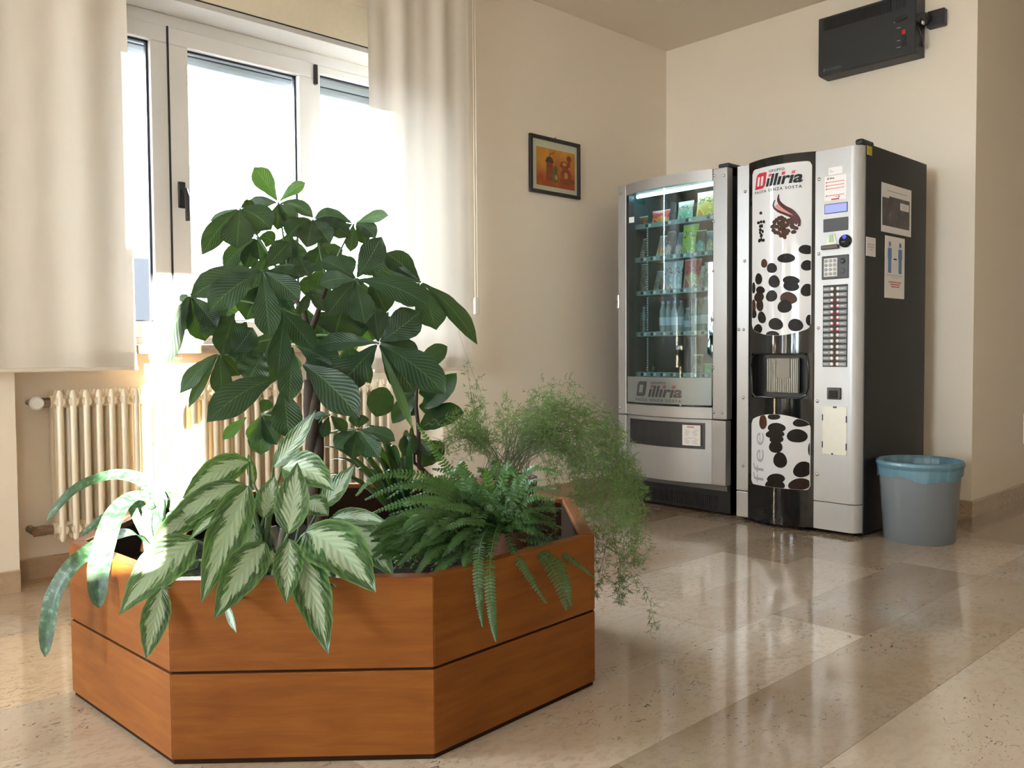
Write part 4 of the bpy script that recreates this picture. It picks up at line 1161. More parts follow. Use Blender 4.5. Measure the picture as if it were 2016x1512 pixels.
def pack(name, xc, w, h, z, mats, label, cat, tilt=0.12, depth=0.03, group=None, yoff=0.03):
    """pillow shaped packet with crimped ends, leaning back on its shelf"""
    def fn(s_):
        def f(u, v):
            b = (sin(pi * min(1, max(0, u))) ** 0.5) * (sin(pi * (0.06 + 0.88 * v)) ** 0.6)
            ww = w * (1 - 0.06 * sin(pi * v))
            zz = h * v
            return (xc + (u - 0.5) * ww + tilt * 0.6 * zz * 0.3, SHY + yoff + s_ * depth * 0.5 * b + zz * tilt, z - 0.004 + zz)
        return f
    root = empty(name, (xc, SHY + yoff, z), label, cat, group)
    m = MB().grid(fn(-1), 8, 10).grid(fn(1), 8, 10)
    m.build('wrapper', mats, root, smooth=True)
    c = MB()
    for v in (0.0, 1.0):
        x, y, zz = fn(0)(0.5, v)
        c.box(x - w / 2, x + w / 2, y - 0.001, y + 0.001, zz - 0.006, zz + 0.006)
    c.build('crimp', plain('crimped foil', (0.5, 0.5, 0.5), 0.3, 0.4), root)
    return root
SN = [  # px centre, width m, height m, shelf, colours, label
    (1262, 0.062, 0.055, 0, two_tone('pack_a', (.10, .03, .01), (.16, .06, .02)), 'dim brown snack packet lying behind the little white tag on the top shelf', 'snack packet'),
    (1300, 0.125, 0.075, 0, two_tone('pack_b', (.45, .02, .02), (.5, .22, .04), (.5, .04, .05)), 'flat red snack packet on the top shelf of the snack machine', 'snack packet'),
    (1348, 0.105, 0.105, 0, two_tone('pack_c', (.3, .33, .27), (.2, .42, .28), (.42, .4, .32)), 'white and green crisp bag on the top shelf', 'crisp bag'),
    (1388, 0.125, 0.14, 0, two_tone('pack_d', (.55, .25, .02), (.6, .42, .05), (.45, .42, .2)), 'large yellow crisp bag at the right end of the top shelf', 'crisp bag'),
    (1248, 0.040, 0.115, 1, two_tone('pack_e', (.13, .1, .08), (.2, .15, .13)), 'dim brown bar left of the divider on the second shelf, outer one', 'snack bar'),
    (1263, 0.040, 0.12, 1, two_tone('pack_f', (.5, .5, .5), (.2, .12, .05), (.12, .1, .08)), 'brown bar with a white foot just left of the divider on the second shelf', 'snack bar'),
    (1297, 0.050, 0.125, 1, two_tone('pack_g', (.5, .5, .48), (.5, .2, .06), (.22, .2, .18)), 'slanting orange and white bar right of the divider on the second shelf', 'snack bar'),
    (1311, 0.050, 0.145, 1, two_tone('pack_h', (.45, .3, .2), (.55, .4, .4), (.2, .12, .12)), 'tall white and pink bar on the second shelf', 'snack bar'),
    (1333, 0.045, 0.130, 1, two_tone('pack_i', (.5, .2, .25), (.55, .5, .45), (.2, .22, .25)), 'pink and silver bar beside the green bag on the second shelf', 'snack bar'),
    (1356, 0.105, 0.165, 1, two_tone('pack_j', (.35, .33, .1), (.3, .45, .06), (.36, .55, .08)), 'tall bright green crisp bag on the second shelf', 'crisp bag'),
    (1377, 0.070, 0.125, 1, two_tone('pack_k', (.4, .3, .14), (.1, .3, .32), (.04, .1, .11)), 'teal and tan biscuit packet right of the green bag', 'biscuit packet'),
    (1397, 0.055, 0.115, 1, two_tone('pack_l', (.4, .4, .36), (.45, .36, .22), (.25, .3, .3)), 'white biscuit packet at the right end of the second shelf', 'biscuit packet'),
    (1250, 0.070, 0.165, 2, two_tone('pack_m', (.07, .05, .04), (.10, .07, .05), (.2, .17, .13)), 'dim brown bag left of the divider on the third shelf', 'crisp bag'),
    (1264, 0.040, 0.110, 2, two_tone('pack_n', (.14, .11, .05), (.12, .1, .06), (.2, .2, .19)), 'olive bar next to the divider on the third shelf', 'snack bar'),
    (1291, 0.045, 0.118, 2, two_tone('pack_o', (.45, .25, .04), (.10, .09, .08), (.2, .2, .2)), 'black bar with a yellow foot on the third shelf', 'snack bar'),
    (1315, 0.080, 0.165, 2, two_tone('pack_p', (.5, .16, .1), (.3, .3, .32), (.42, .4, .42)), 'red and white bag in the middle of the third shelf', 'crisp bag'),
    (1332, 0.062, 0.165, 2, two_tone('pack_q', (.5, .54, .58), (.4, .44, .5), (.5, .5, .52)), 'pale silver packet in the middle of the third shelf', 'snack packet'),
    (1360, 0.110, 0.165, 2, two_tone('pack_r', (.35, .08, .1), (.42, .3, .14), (.5, .06, .06)), 'red topped crisp bag on the third shelf', 'crisp bag'),
    (1377, 0.040, 0.125, 2, two_tone('pack_s', (.42, .33, .22), (.3, .16, .14), (.4, .4, .34)), 'narrow brown and cream bar on the third shelf', 'snack bar'),
    (1393, 0.065, 0.140, 2, two_tone('pack_t', (.10, .17, .12), (.12, .2, .16), (.3, .32, .28)), 'dull green packet at the right end of the third shelf', 'snack packet'),
    (1372, 0.060, 0.105, 4, two_tone('pack_u', (.05, .035, .03), (.16, .12, .12), (.08, .06, .05)), 'dark foil packet on the bottom shelf', 'snack packet'),
    (1393, 0.055, 0.055, 4, two_tone('pack_v', (.05, .3, .12), (.06, .36, .16), (.05, .3, .12)), 'small green packet at the right end of the bottom shelf', 'snack packet'),
]
for (px, w, h, si, mt, lab, cat) in SN:
    x = at_y(px, 560, SHY + 0.03).x
    x = min(max(x, -3.205 + w / 2), -2.615 - w / 2)
    pack(cat.replace(' ', '_'), x, w, h, shelf_z[si] + 0.008, mt, lab, cat, tilt=(0.3 if 'bar' in cat else 0.12))
    if si < 3: spiral(x, shelf_z[si] - 0.002, min(1.3, w / 0.075))
# bottles on the fourth shelf
WATER = plain('clear bottle plastic', (0.14, 0.2, 0.22), 0.08)
LABB = plain('pale blue bottle label', (0.32, 0.42, 0.52), 0.3); LABW = plain('white bottle label', (0.42, 0.46, 0.5), 0.4); CAPW = plain('blue bottle cap', (0.2, 0.26, 0.45), 0.35)
def bottle(px, si, h, r, mat, labmat, label, group=None):
    x = at_y(px, 640, SHY + 0.05).x
    x = min(max(x, -3.205 + r), -2.617 - r)
    b = empty('bottle', (x, SHY + 0.05, shelf_z[si] - 0.006), label, 'bottle', group)
    k = h
    MB().lathe([(r * .9, 0), (r, 0.01), (r, k * .55), (r * .93, k * .62), (r * .95, k * .7), (r * .42, k * .86), (r * .4, k * .93)], (x, SHY + 0.05, shelf_z[si] - 0.006), 14).build('body', mat, b, smooth='auto')
    MB().lathe([(r * 1.02, k * .28), (r * 1.02, k * .52)], (x, SHY + 0.05, shelf_z[si] - 0.006), 14, cap=False).build('label_band', labmat, b, smooth=True)
    MB().lathe([(r * .45, k * .92), (r * .45, k * 1.0)], (x, SHY + 0.05, shelf_z[si] - 0.006), 10).build('cap', CAPW, b, smooth='auto')
for px, w_ in ((1251, 'outermost dim water bottle left of the divider on the fourth shelf'), (1268, 'dim water bottle just left of the divider on the fourth shelf')): bottle(px, 3, 0.17, 0.022, WATER, plain('dim label', (.08, .1, .1), .4), w_, 'dim bottles left of the divider')
for px, w_ in ((1305, 'first'), (1316, 'second'), (1328, 'third'), (1341, 'fourth')): bottle(px, 3, 0.195, 0.0205, WATER, LABB, w_ + ' slim water bottle with a pale blue label counted from the divider, fourth shelf', 'blue labelled bottles on the fourth shelf')
bottle(1354, 3, 0.15, 0.022, WATER, LABB, 'short water bottle between the slim and the wide ones on the fourth shelf')
bottle(1372, 3, 0.20, 0.031, WATER, LABW, 'wide bottle with a white label second from the right end of the fourth shelf')
bottle(1391, 3, 0.205, 0.031, WATER, LABW, 'wide bottle with a white label at the right end of the fourth shelf')
bottle(1281, 4, 0.10, 0.024, plain('green bottle plastic', (0.03, 0.12, 0.04), 0.15), plain('green label', (.05, .2, .07), .4), 'small green bottle beside the divider on the bottom shelf')
tg = MB().box(-3.165, -3.128, 0, 0.0012, 1.618, 1.650).mesh('glass_tag', plain('white tag plastic', (0.6, 0.64, 0.64), 0.4), bevel=0.0005)
o = bpy.data.objects.new('glass_tag', tg); COL.objects.link(o); o.location = (0, sy(-3.15) - 0.0015, 0)
tag(o, 'small white square tag stuck on the snack machine glass', 'tag')

# ------------------------------------------------------------------ waste bin
bc = V((-1.612, 4.098, 0))
bn = empty('waste_bin', bc, 'round grey plastic waste bin lined with a blue bag beside the coffee machine', 'bin')
MB().lathe([(0.150, 0.0), (0.153, 0.004), (0.178, 0.365), (0.174, 0.365), (0.150, 0.012), (0.001, 0.010)], bc, 48, cap=False).build('body', BINP, bn, smooth='auto')
def bagf(u, v):
    th = 2 * pi * u
    prof = [(0.150, 0.16), (0.171, 0.355), (0.176, 0.372), (0.186, 0.370), (0.190, 0.356), (0.186, 0.345), (0.183, 0.34), (0.182, 0.318), (0.181, 0.295)]
    t = v * (len(prof) - 1); i = min(int(t), len(prof) - 2); f = t - i
    r = prof[i][0] * (1 - f) + prof[i + 1][0] * f; z = prof[i][1] * (1 - f) + prof[i + 1][1] * f
    if v > 0.7: z += (0.010 * sin(3 * th + 1) + 0.006 * sin(7 * th)) * (v - 0.7) / 0.3; r += 0.0015 * sin(23 * th)
    if v < 0.2: r -= 0.006 * sin(9 * th) ** 2
    return (bc.x + r * cos(th), bc.y + r * sin(th), z)
MB().grid(bagf, 72, 32).build('bag_liner', BAG, bn, smooth=True)

# thin door frame edge far down the corridor
MB().box(XCOR, XCOR + 0.006, 5.66, 5.75, 0.32, 0.50).build('trim_4', PVC)['kind'] = 'structure'

# ------------------------------------------------------------------ planter
OCT0 = V((-2.398, 0.669, 0)); OA = rad(3.65); OS = 0.5655
octo = [OCT0.copy()]
for k in range(7):
    octo.append(octo[-1] + V((cos(OA + k * pi / 4), sin(OA + k * pi / 4), 0)) * OS)
PC = sum(octo, V((0, 0, 0))) / 8
plr = empty('planter', PC, 'large octagonal cherry wood planter holding all the green plants', 'planter')
TH = 0.036
def inset(p, d):
    v = p - PC
    return PC + v * (1 - d / (v.length * cos(pi / 8)))
for k in range(8):
    a, b = octo[k], octo[(k + 1) % 8]
    for z0, z1 in ((0.012, 0.198), (0.204, 0.402)):
        ai, bi = inset(a, TH), inset(b, TH)
        m = MB()
        vs = [(p.x, p.y, z) for z in (z0, z1) for p in (a, b, bi, ai)]
        uv = [(u, w) for w in (z0, z1) for u in (0, 0.57, 0.57, 0)]
        m.add(vs, [(0, 3, 2, 1), (4, 5, 6, 7), (0, 1, 5, 4), (1, 2, 6, 5), (2, 3, 7, 6), (3, 0, 4, 7)], WOOD, uv)
        m.build('board', None, plr, bevel=0.0022)
    ai, bi, aj, bj = inset(a, 0.006), inset(b, 0.006), inset(a, 0.040), inset(b, 0.040)
    m = MB()
    for z0, z1 in ((0.0, 0.4),):
        vs = [(p.x, p.y, z) for z in (z0, 0.388) for p in (ai, bi, bj, aj)]
        m.add(vs, [(0, 3, 2, 1), (4, 5, 6, 7), (0, 1, 5, 4), (1, 2, 6, 5), (2, 3, 7, 6), (3, 0, 4, 7)])
    m.build('core_panel', WOOD_DARK, plr)
so = MB(); n_ = 40
ri = [inset(p, 0.034) for p in octo]
def soilf(u, v):
    th = 2 * pi * u + OA
    k = (u * 8) % 8; i = int(k) % 8; f = k - int(k)
    e = ri[i] * (1 - f) + ri[(i + 1) % 8] * f
    p = PC * (1 - v) + e * v
    z = 0.285 + 0.012 * sin(p.x * 23) * sin(p.y * 19) + 0.008 * sin(p.x * 61 + p.y * 47)
    return (p.x, p.y, z)
so.grid(soilf, 64, 14).build('soil', SOIL, plr, smooth=True)['kind'] = 'stuff'

# ------------------------------------------------------------------ plants
def bez(p0, p1, p2, t): return p0 * (1 - t) ** 2 + p1 * 2 * t * (1 - t) + p2 * t * t
PROFS = {
    'obov': [(0, .06), (.1, .22), (.25, .5), (.45, .85), (.62, 1.0), (.76, .93), (.88, .6), (.95, .26), (1, 0.02)],
    'ell': [(0, .12), (.08, .45), (.25, .85), (.5, 1.0), (.72, .92), (.88, .58), (.96, .24), (1, 0.02)],
    'lance': [(0, .10), (.05, .36), (.18, .78), (.36, 1.0), (.55, .95), (.75, .65), (.9, .28), (1, 0.01)],
    'strap': [(0, .7), (.2, .8), (.5, .95), (.8, 1.0), (.92, .8), (.98, .4), (1, .05)],
}
def prof(kind, t):
    p = PROFS[kind]
    for (a, x), (b, y) in zip(p, p[1:]):
        if t <= b:
            f = (t - a) / (b - a); f = f * f * (3 - 2 * f) * 0.5 + f * 0.5
            return x + (y - x) * f
    return 0.0
def leaf_mesh(name, path, w, kind, mat, hint, fold=0.15, wav=0.0, nu=6, nv=14, roll=0.0, thick=0.0, ripple=3.0):
    """blade along a list of points (or a function of t); hint = direction the upper face looks"""
    f = path
    m = MB()
    def fn(u, v):
        t = v; e = 0.012
        p = f(t); tg = (f(min(1, t + e)) - f(max(0, t - e))).normalized()
        s = tg.cross(hint); s = s.normalized() if s.length > 1e-4 else V((1, 0, 0))
        nrm = s.cross(tg).normalized()
        if roll:
            q = Matrix.Rotation(roll, 3, tg); s = q @ s; nrm = q @ nrm
        a = (u * 2 - 1); ww = w * 0.5 * prof(kind, t)
        return p + s * (a * ww) + nrm * (abs(a) * ww * fold + wav * w * sin(ripple * 2 * pi * t + (0 if a > 0 else 1.3)) * a * a)
    m.grid(lambda u, v: tuple(fn(u, v)), nu, nv)
    return m.mesh(name, mat, smooth=True)
def add_mesh(name, me, parent, label=None):
    o = bpy.data.objects.new(name, me); COL.objects.link(o); attach(o, parent)
    if label: o['label'] = label
    return o
def path3(p0, p1, bend, base_t=0.5):
    """arc from p0 to p1 with the crown of the arc raised by `bend`"""
    c = p0.lerp(p1, base_t) + bend
    return lambda t: bez(p0, c, p1, t)
def toward_cam(p): return (CAM - p).normalized()
prng = random.Random(21)

# ---- pachira (money tree): survey frame z4 = region of the photo enlarged
z4 = lambda x, y, d: at(300 + 0.3903 * x, 310 + 0.3903 * y, d)
pa_root = V((-2.17, 1.27, 0.285))
pach = empty('money_tree', pa_root, 'tall money tree with big dark hand shaped leaves in the planter middle', 'plant')
S4 = 0.3903 / F_PX
clusters = {
 'A': ((635, 228), 2.45, [(512, 48, 100, 12, -.04, 1), (770, 128, 55, 22, 0, 1), (488, 217, 30, 25, .1), (475, 262, 80, 20, .05), (810, 303, 60, 60, 0), (630, 365, 85, 8, -.05), (712, 328, 75, 15, -.03)]),
 'B': ((440, 256), 2.33, [(250, 492, 95, 55, -.05), (290, 322, 32, 14, .06), (425, 458, 150, 0, -.10), (600, 365, 130, 40, .02), (520, 240, 60, 10, .08)]),
 'C': ((808, 315), 2.33, [(683, 405, 115, 45, -.05), (781, 450, 115, 10, -.09), (897, 435, 100, 12, -.06), (942, 360, 70, 20, .02), (1000, 400, 90, 30, .04)]),
 'D': ((1018, 334), 2.38, [(821, 308, 78, 50, 0), (1190, 292, 62, 22, -.04, 1), (999, 476, 62, 10, .02), (1125, 405, 80, 40, -.02), (925, 392, 62, 15, .04), (1085, 440, 60, 15, .05)]),
 'E': ((527, 403), 2.48, [(357, 552, 85, 30, -.02), (469, 562, 80, 8, -.04), (440, 545, 60, 10, .05, 1), (545, 520, 75, 5, -.03), (617, 430, 80, 22, .02), (526, 326, 70, 0, .05)]),
 'F': ((557, 572), 2.14, [(192, 708, 125, 65, -.03), (283, 778, 155, 45, -.05), (592, 914, 122, 0, -.10), (745, 720, 108, 18, -.03), (748, 607, 72, 24, .02), (690, 425, 98, 0, .05)]),
 'G': ((1025, 615), 2.14, [(1155, 402, 122, -18, .02), (1405, 757, 135, 62, -.03), (1072, 842, 122, 0, -.09), (882, 797, 115, 8, -.06), (843, 640, 90, 28, .0), (850, 520, 88, 28, .05)]),
 'H': ((1355, 628), 2.42, [(1638, 942, 92, 78, -.05), (1430, 870, 142, 5, -.06), (1205, 590, 75, 22, .02), (1180, 480, 120, 12, .05), (1260, 740, 110, 0, .03)]),
 'I': ((1140, 938), 2.18, [(1352, 778, 150, -8, .02), (832, 945, 92, 26, .02), (904, 1197, 175, 8, -.08), (1478, 1195, 172, 48, -.08), (1322, 1190, 140, 22, .02), (1118, 752, 115, 0, .08), (1345, 1020, 130, 20, .06), (1312, 1368, 44, 12, -.02, 1)]),
 'J': ((190, 690), 2.46, [(6, 1087, 128, 20, -.06), (135, 722, 36, 6, .02), (152, 880, 72, 6, .04), (268, 925, 120, 0, .06), (325, 860, 100, 8, .0), (300, 572, 50, 10, .05)]),
 'K': ((337, 985), 2.38, [(140, 1192, 82, 38, -.03), (352, 1210, 96, 0, -.06), (182, 1262, 50, 25, .03), (440, 1100, 85, 12, .03)]),
 'M': ((1037, 1372), 2.33, [(1225, 1432, 78, 26, -.03), (1142, 1512, 98, 8, -.05), (1003, 1522, 92, 0, -.06), (918, 1465, 82, 12, -.02), (1003, 1300, 42, 4, .02), (1064, 1298, 66, 2, .03)]),
 'N': ((893, 1298), 2.36, [(860, 1412, 52, 0, -.03), (978, 1388, 62, 16, -.02), (812, 1312, 40, 14, .02)]),
 'O': ((548, 1295), 2.5, [(500, 1440, 78, 5, -.02, 1), (622, 1335, 72, 12, .02), (628, 1450, 82, 0, -.03), (588, 1222, 62, 0, .03), (545, 1500, 110, 0, .03)]),
}
extra = [
 (640, 760, 812, 970, 118, 12, 2.20, 2.13), (662, 800, 632, 1098, 104, 0, 2.15, 2.08), (705, 958, 690, 1238, 112, 0, 2.12, 2.05),
 (760, 1045, 1045, 1312, 172, 45, 2.14, 2.04), (632, 1112, 275, 1334, 152, 62, 2.12, 2.02), (660, 1150, 690, 1420, 140, 0, 2.24, 2.2),
 (735, 955, 942, 1062, 130, 20, 2.22, 2.18), (790, 1020, 905, 1085, 80, 12, 2.2, 2.18), (395, 1000, 505, 858, 125, -15, 2.26, 2.3),
 (560, 985, 480, 1130, 150, 0, 2.3, 2.26), (470, 830, 420, 1030, 130, 5, 2.32, 2.26), (410, 790, 350, 1000, 120, 10, 2.42, 2.36),
 (800, 672, 745, 790, 46, 6, 2.16, 2.12), (792, 690, 878, 778, 58, 8, 2.15, 2.1), (790, 674, 862, 692, 36, 6, 2.16, 2.14),
 (742, 510, 790, 600, 110, 0, 2.26, 2.2), (625, 545, 748, 606, 70, 14, 2.28, 2.24), (830, 610, 790, 680, 60, 0, 2.25, 2.2, 1),
 (700, 860, 800, 910, 150, 0, 2.6, 2.62, 1), (960, 760, 920, 900, 220, 10, 2.46, 2.42), (1010, 820, 1060, 900, 90, 0, 2.6, 2.58, 1),
 (475, 1310, 355, 1424, 54, 8, 2.44, 2.4, 1), (640, 640, 700, 760, 120, 0, 2.5, 2.46), (900, 480, 1000, 600, 130, 0, 2.5, 2.46),
 (700, 380, 640, 520, 130, 0, 2.55, 2.5), (1080, 460, 1130, 600, 140, 0, 2.52, 2.5), (560, 640, 470, 820, 140, 10, 2.55, 2.5),
 (780, 800, 860, 980, 150, 0, 2.52, 2.5), (620, 860, 560, 1010, 150, 0, 2.5, 2.46), (700, 700, 620, 850, 150, 0, 2.58, 2.54),
 (980, 940, 1040, 1130, 150, 0, 2.48, 2.46), (860, 560, 800, 720, 150, 0, 2.6, 2.56), (1100, 620, 1180, 780, 130, 0, 2.54, 2.5),
 (1190, 780, 1110, 920, 90, 0, 2.56, 2.5, 1), (300, 700, 380, 860, 130, 0, 2.56, 2.52, 1),
]
def leaflet(p0, p1, wpx, bend, young, fold=None):
    mid = p0.lerp(p1, 0.5)
    w = 1.13 * wpx * S4 * (mid - CAM).dot(CF)
    hint = (toward_cam(mid) + V((0, 0, 0.35))).normalized()
    me = leaf_mesh('leaflet', path3(p0, p1, -CD * bend * S4 * 2.3, 0.52), w, 'obov', L_PACHY if young else L_PACH, hint, prng.uniform(0.04, 0.2), prng.uniform(0.01, 0.05), 6, 16, rad(prng.uniform(-14, 14)), ripple=prng.uniform(2, 4))
    add_mesh('leaflet', me, pach)
hubs = []
for key, (c, d, ls) in clusters.items():
    p0 = z4(c[0], c[1], d); hubs.append((key, p0))
    for l in ls:
        p1 = z4(l[0], l[1], d + l[4])
        st_ = (p1 - p0).normalized()
        leaflet(p0 + st_ * 0.006, p1, l[2], l[3], len(l) > 5)
for i in range(46):      # inner leaves that close the crown
    a_, r_ = prng.uniform(0, 2 * pi), math.sqrt(prng.random())
    x_, y_ = 760 + 430 * r_ * cos(a_), 720 + 340 * r_ * sin(a_)
    if y_ < 420 and abs(x_ - 760) > 260: y_ += 140
    q_ = prng.uniform(-0.7, 0.7) + (x_ - 760) / 700
    L_ = prng.uniform(130, 210); d_ = prng.uniform(2.46, 2.68)
    extra.append((x_, y_, x_ + L_ * sin(q_), y_ + L_ * cos(q_), prng.uniform(80, 130), prng.uniform(0, 20), d_, d_ - 0.04) + ((1,) if prng.random() < 0.2 else ()))
for e in extra:
    leaflet(z4(e[0], e[1], e[6]), z4(e[2], e[3], e[7]), e[4], e[5], len(e) > 8)
# braided trunk, branches and leaf stalks
top = z4(800, 1120, 2.42)
def trunk_strand(ph):
    pts = []
    for i in range(15):
        t = i / 14
        c = pa_root.lerp(top, t); a = ph + t * 7.5
        pts.append(c + V((cos(a), sin(a), 0)) * (0.014 * (1 - 0.3 * t)))
    return pts
for k in range(3):
    MB().tube(trunk_strand(k * 2.094), [0.021 - 0.006 * i / 14 for i in range(15)], 10).build('trunk', STEMB, pach, smooth=True)
fork = [top, z4(790, 900, 2.42), z4(700, 700, 2.42), z4(880, 640, 2.4)]
MB().tube([top, fork[1], z4(760, 760, 2.42), fork[2]], [0.013, 0.010, 0.008, 0.006], 8).build('branch', STEMB, pach, smooth=True)
MB().tube([fork[1], z4(850, 740, 2.4), fork[3]], [0.009, 0.007, 0.006], 8).build('branch', STEMB, pach, smooth=True)
for key, h in hubs:
    src = {'M': z4(830, 1420, 2.45), 'N': z4(815, 1380, 2.45), 'O': z4(780, 1380, 2.46), 'K': fork[1], 'I': fork[1], 'J': z4(760, 800, 2.42), 'F': fork[2], 'E': fork[2], 'A': fork[2], 'B': fork[2]}.get(key, fork[3])
    mid = src.lerp(h, 0.5) + V((0, 0, 0.02))
    MB().tube([bez(src, mid, h, i / 6) for i in range(7)], [0.0042, 0.0038, 0.0034, 0.003, 0.0027, 0.0025, 0.003], 6).build('petiole', STEMG, pach, smooth=True)

# ---- rubber plant behind
fi_root = V((-2.02, 1.83, 0.285))
fic = empty('rubber_plant', fi_root, 'small rubber plant with glossy blackish oval leaves behind the fern', 'plant')
dF = 2.74
for (a, b, c, d_, w, bend, dd) in [(1352, 1062, 1488, 953, 100, 18, 0), (1366, 1262, 1534, 1088, 108, -12, -.04), (1172, 1160, 1128, 1308, 138, 0, -.05), (1345, 1255, 1452, 1292, 72, 14, .04), (1352, 1372, 1572, 1292, 128, 62, 0), (1315, 1395, 1268, 1505, 100, 0, -.05), (1322, 1195, 1212, 1342, 95, 18, 0), (1330, 1185, 1240, 1212, 80, 10, .05), (1345, 1425, 1402, 1508, 62, 14, 0), (1330, 1300, 1245, 1250, 100, 12, .05), (1345, 1190, 1440, 1225, 90, 20, .06), (1350, 1560, 1470, 1440, 110, 20, .05), (1345, 1500, 1290, 1400, 85, 0, .05)]:
    p0, p1 = z4(a, b, dF), z4(c, d_, dF + dd)
    mid = p0.lerp(p1, .5)
    add_mesh('leaf', leaf_mesh('leaf', path3(p0, p1, -CD * bend * S4 * 2.6), w * S4 * dF, 'ell', L_FIC, (toward_cam(mid) + V((0, 0, .3))).normalized(), 0.12, 0.01, 6, 14, rad(prng.uniform(-15, 15))), fic)
MB().tube([fi_root, z4(1345, 1560, dF), z4(1342, 1380, dF), z4(1330, 1250, dF), z4(1335, 1130, dF), z4(1350, 1060, dF)], [0.008, 0.008, 0.007, 0.006, 0.005, 0.003], 8).build('stem', STEMB, fic, smooth=True)
MB().tube([fi_root + V((-.02, .01, 0)), z4(1322, 1540, dF), z4(1318, 1420, dF), z4(1308, 1350, dF)], [0.005, 0.005, 0.004, 0.003], 8).build('stem', STEMB, fic, smooth=True)

# ---- low dracaena between the trunk and the rubber plant
dr_root = V((-2.19, 1.60, 0.285))
dra = empty('dracaena', dr_root, 'low dark dracaena with narrow glossy leaves behind the money tree trunk', 'plant')
for (px, py, up) in [(632, 880, .1), (655, 860, .12), (690, 850, .14), (716, 845, .15), (742, 868, .13), (768, 880, .12), (800, 848, .12), (812, 838, .1), (786, 905, .1), (650, 905, .1), (720, 905, .12), (700, 925, .1), (760, 930, .1), (676, 893, .12), (735, 900, .14), (640, 935, .08)]:
    p1 = at(px, py, 2.66 + prng.uniform(-.1, .08))
    p0 = dr_root + V((prng.uniform(-.02, .02), prng.uniform(-.02, .02), 0.01))
    add_mesh('leaf', leaf_mesh('leaf', path3(p0, p1, V((0, 0, up * 1.5)), 0.55), 0.030, 'lance', L_DRAC, V((0.25, -0.25, 1)).normalized(), 0.25, 0.0, 4, 14), dra)

# ---- silver leaved aglaonema at the front
z5 = lambda x, y, d: at(60 + 0.36706 * x, 780 + 0.36706 * y, d)
S5 = 0.36706 / F_PX
ag_root = z5(1290, 960, 2.02); ag_root.z = 0.285
ag = empty('aglaonema', ag_root, 'silver and green variegated aglaonema spilling over the front left rim of the planter', 'plant')
agl = [
 (1172, 352, 812, 552, 172, 75, 2.06, 1.96, 0), (1130, 470, 645, 800, 150, 90, 2.0, 1.88, 0), (932, 640, 640, 800, 135, 62, 1.95, 1.86, 0), (1025, 618, 850, 772, 74, 18, 1.9, 1.85, 30),
 (892, 775, 475, 1176, 222, 95, 1.9, 1.80, 0), (1166, 482, 915, 1110, 205, 45, 1.95, 1.80, 0), (705, 1030, 620, 1414, 134, 0, 1.83, 1.76, 0), (1258, 788, 985, 1200, 196, 42, 1.88, 1.75, 0),
 (1390, 770, 1372, 1112, 148, 0, 1.88, 1.75, 0), (1440, 830, 1598, 1384, 188, 42, 1.86, 1.73, 0), (1480, 730, 1852, 1054, 282, 100, 1.9, 1.76, 0), (1382, 738, 1432, 356, 174, 0, 1.88, 1.92, 0),
 (1348, 385, 1630, 510, 196, 95, 2.0, 1.9, 0), (1250, 652, 1308, 424, 134, 0, 1.97, 1.99, 0), (1303, 380, 1532, 72, 108, -22, 2.0, 1.98, 0),
 (1618, 652, 1932, 692, 92, 60, 2.05, 1.98, 25), (1690, 690, 1950, 972, 196, 60, 2.05, 1.9, 0), (1560, 595, 1738, 368, 124, 0, 2.16, 2.16, 0), (1050, 1120, 1106, 1272, 46, 0, 1.79, 1.75, 50),
 (1205, 700, 1140, 872, 118, 0, 1.98, 1.94, 0), (892, 972, 735, 1062, 64, 36, 1.9, 1.84, 0), (1196, 470, 1168, 308, 64, 0, 2.1, 2.12, 30), (1420, 780, 1432, 970, 140, 0, 1.95, 1.9, 0),
 (900, 880, 760, 940, 120, 20, 1.98, 1.94, 20), (1500, 860, 1640, 1030, 120, 20, 1.92, 1.84, 0), (1480, 560, 1600, 640, 150, 10, 2.1, 2.06, 0), (1300, 820, 1240, 960, 120, 0, 1.97, 1.92, 0), (1040, 700, 960, 860, 120, 0, 2.0, 1.96, 0),
]
for (a, b, c, d_, w, bend, d0, d1, rl) in agl:
    p0, p1 = z5(a, b, d0), z5(c, d_, d1); mid = p0.lerp(p1, .5)
    young = (a == 1303)
    add_mesh('leaf', leaf_mesh('leaf', path3(p0, p1, -CD * bend * S5 * 1.9, 0.45), w * S5 * 1.93 * 1.04, 'lance', L_AGL, (toward_cam(mid) + V((0, 0, .3))).normalized(), 0.16, prng.uniform(0.0, 0.035), 10, 22, rad(rl + prng.uniform(-6, 6)), ripple=2.0), ag)
    base = ag_root + V((prng.uniform(-.05, .05), prng.uniform(-.05, .05), 0))
    m2 = base.lerp(p0, .6) + V((0, 0, .05))
    MB().tube([bez(base, m2, p0, i / 6) for i in range(7)], [0.006, .0055, .005, .0045, .004, .0035, .003], 6).build('petiole', STEMG, ag, smooth=True)
for k in range(5):
    b = ag_root + V((prng.uniform(-.06, .06), prng.uniform(-.06, .06), 0))
    MB().tube([b, b + V((prng.uniform(-.02, .02), prng.uniform(-.02, .02), .09)), b + V((prng.uniform(-.03, .03), prng.uniform(-.03, .03), .2))], [.011, .010, .008], 8).build('cane', plain('pale ringed cane', (0.11, 0.1, 0.07), 0.7, grain=0.4), ag, smooth=True)

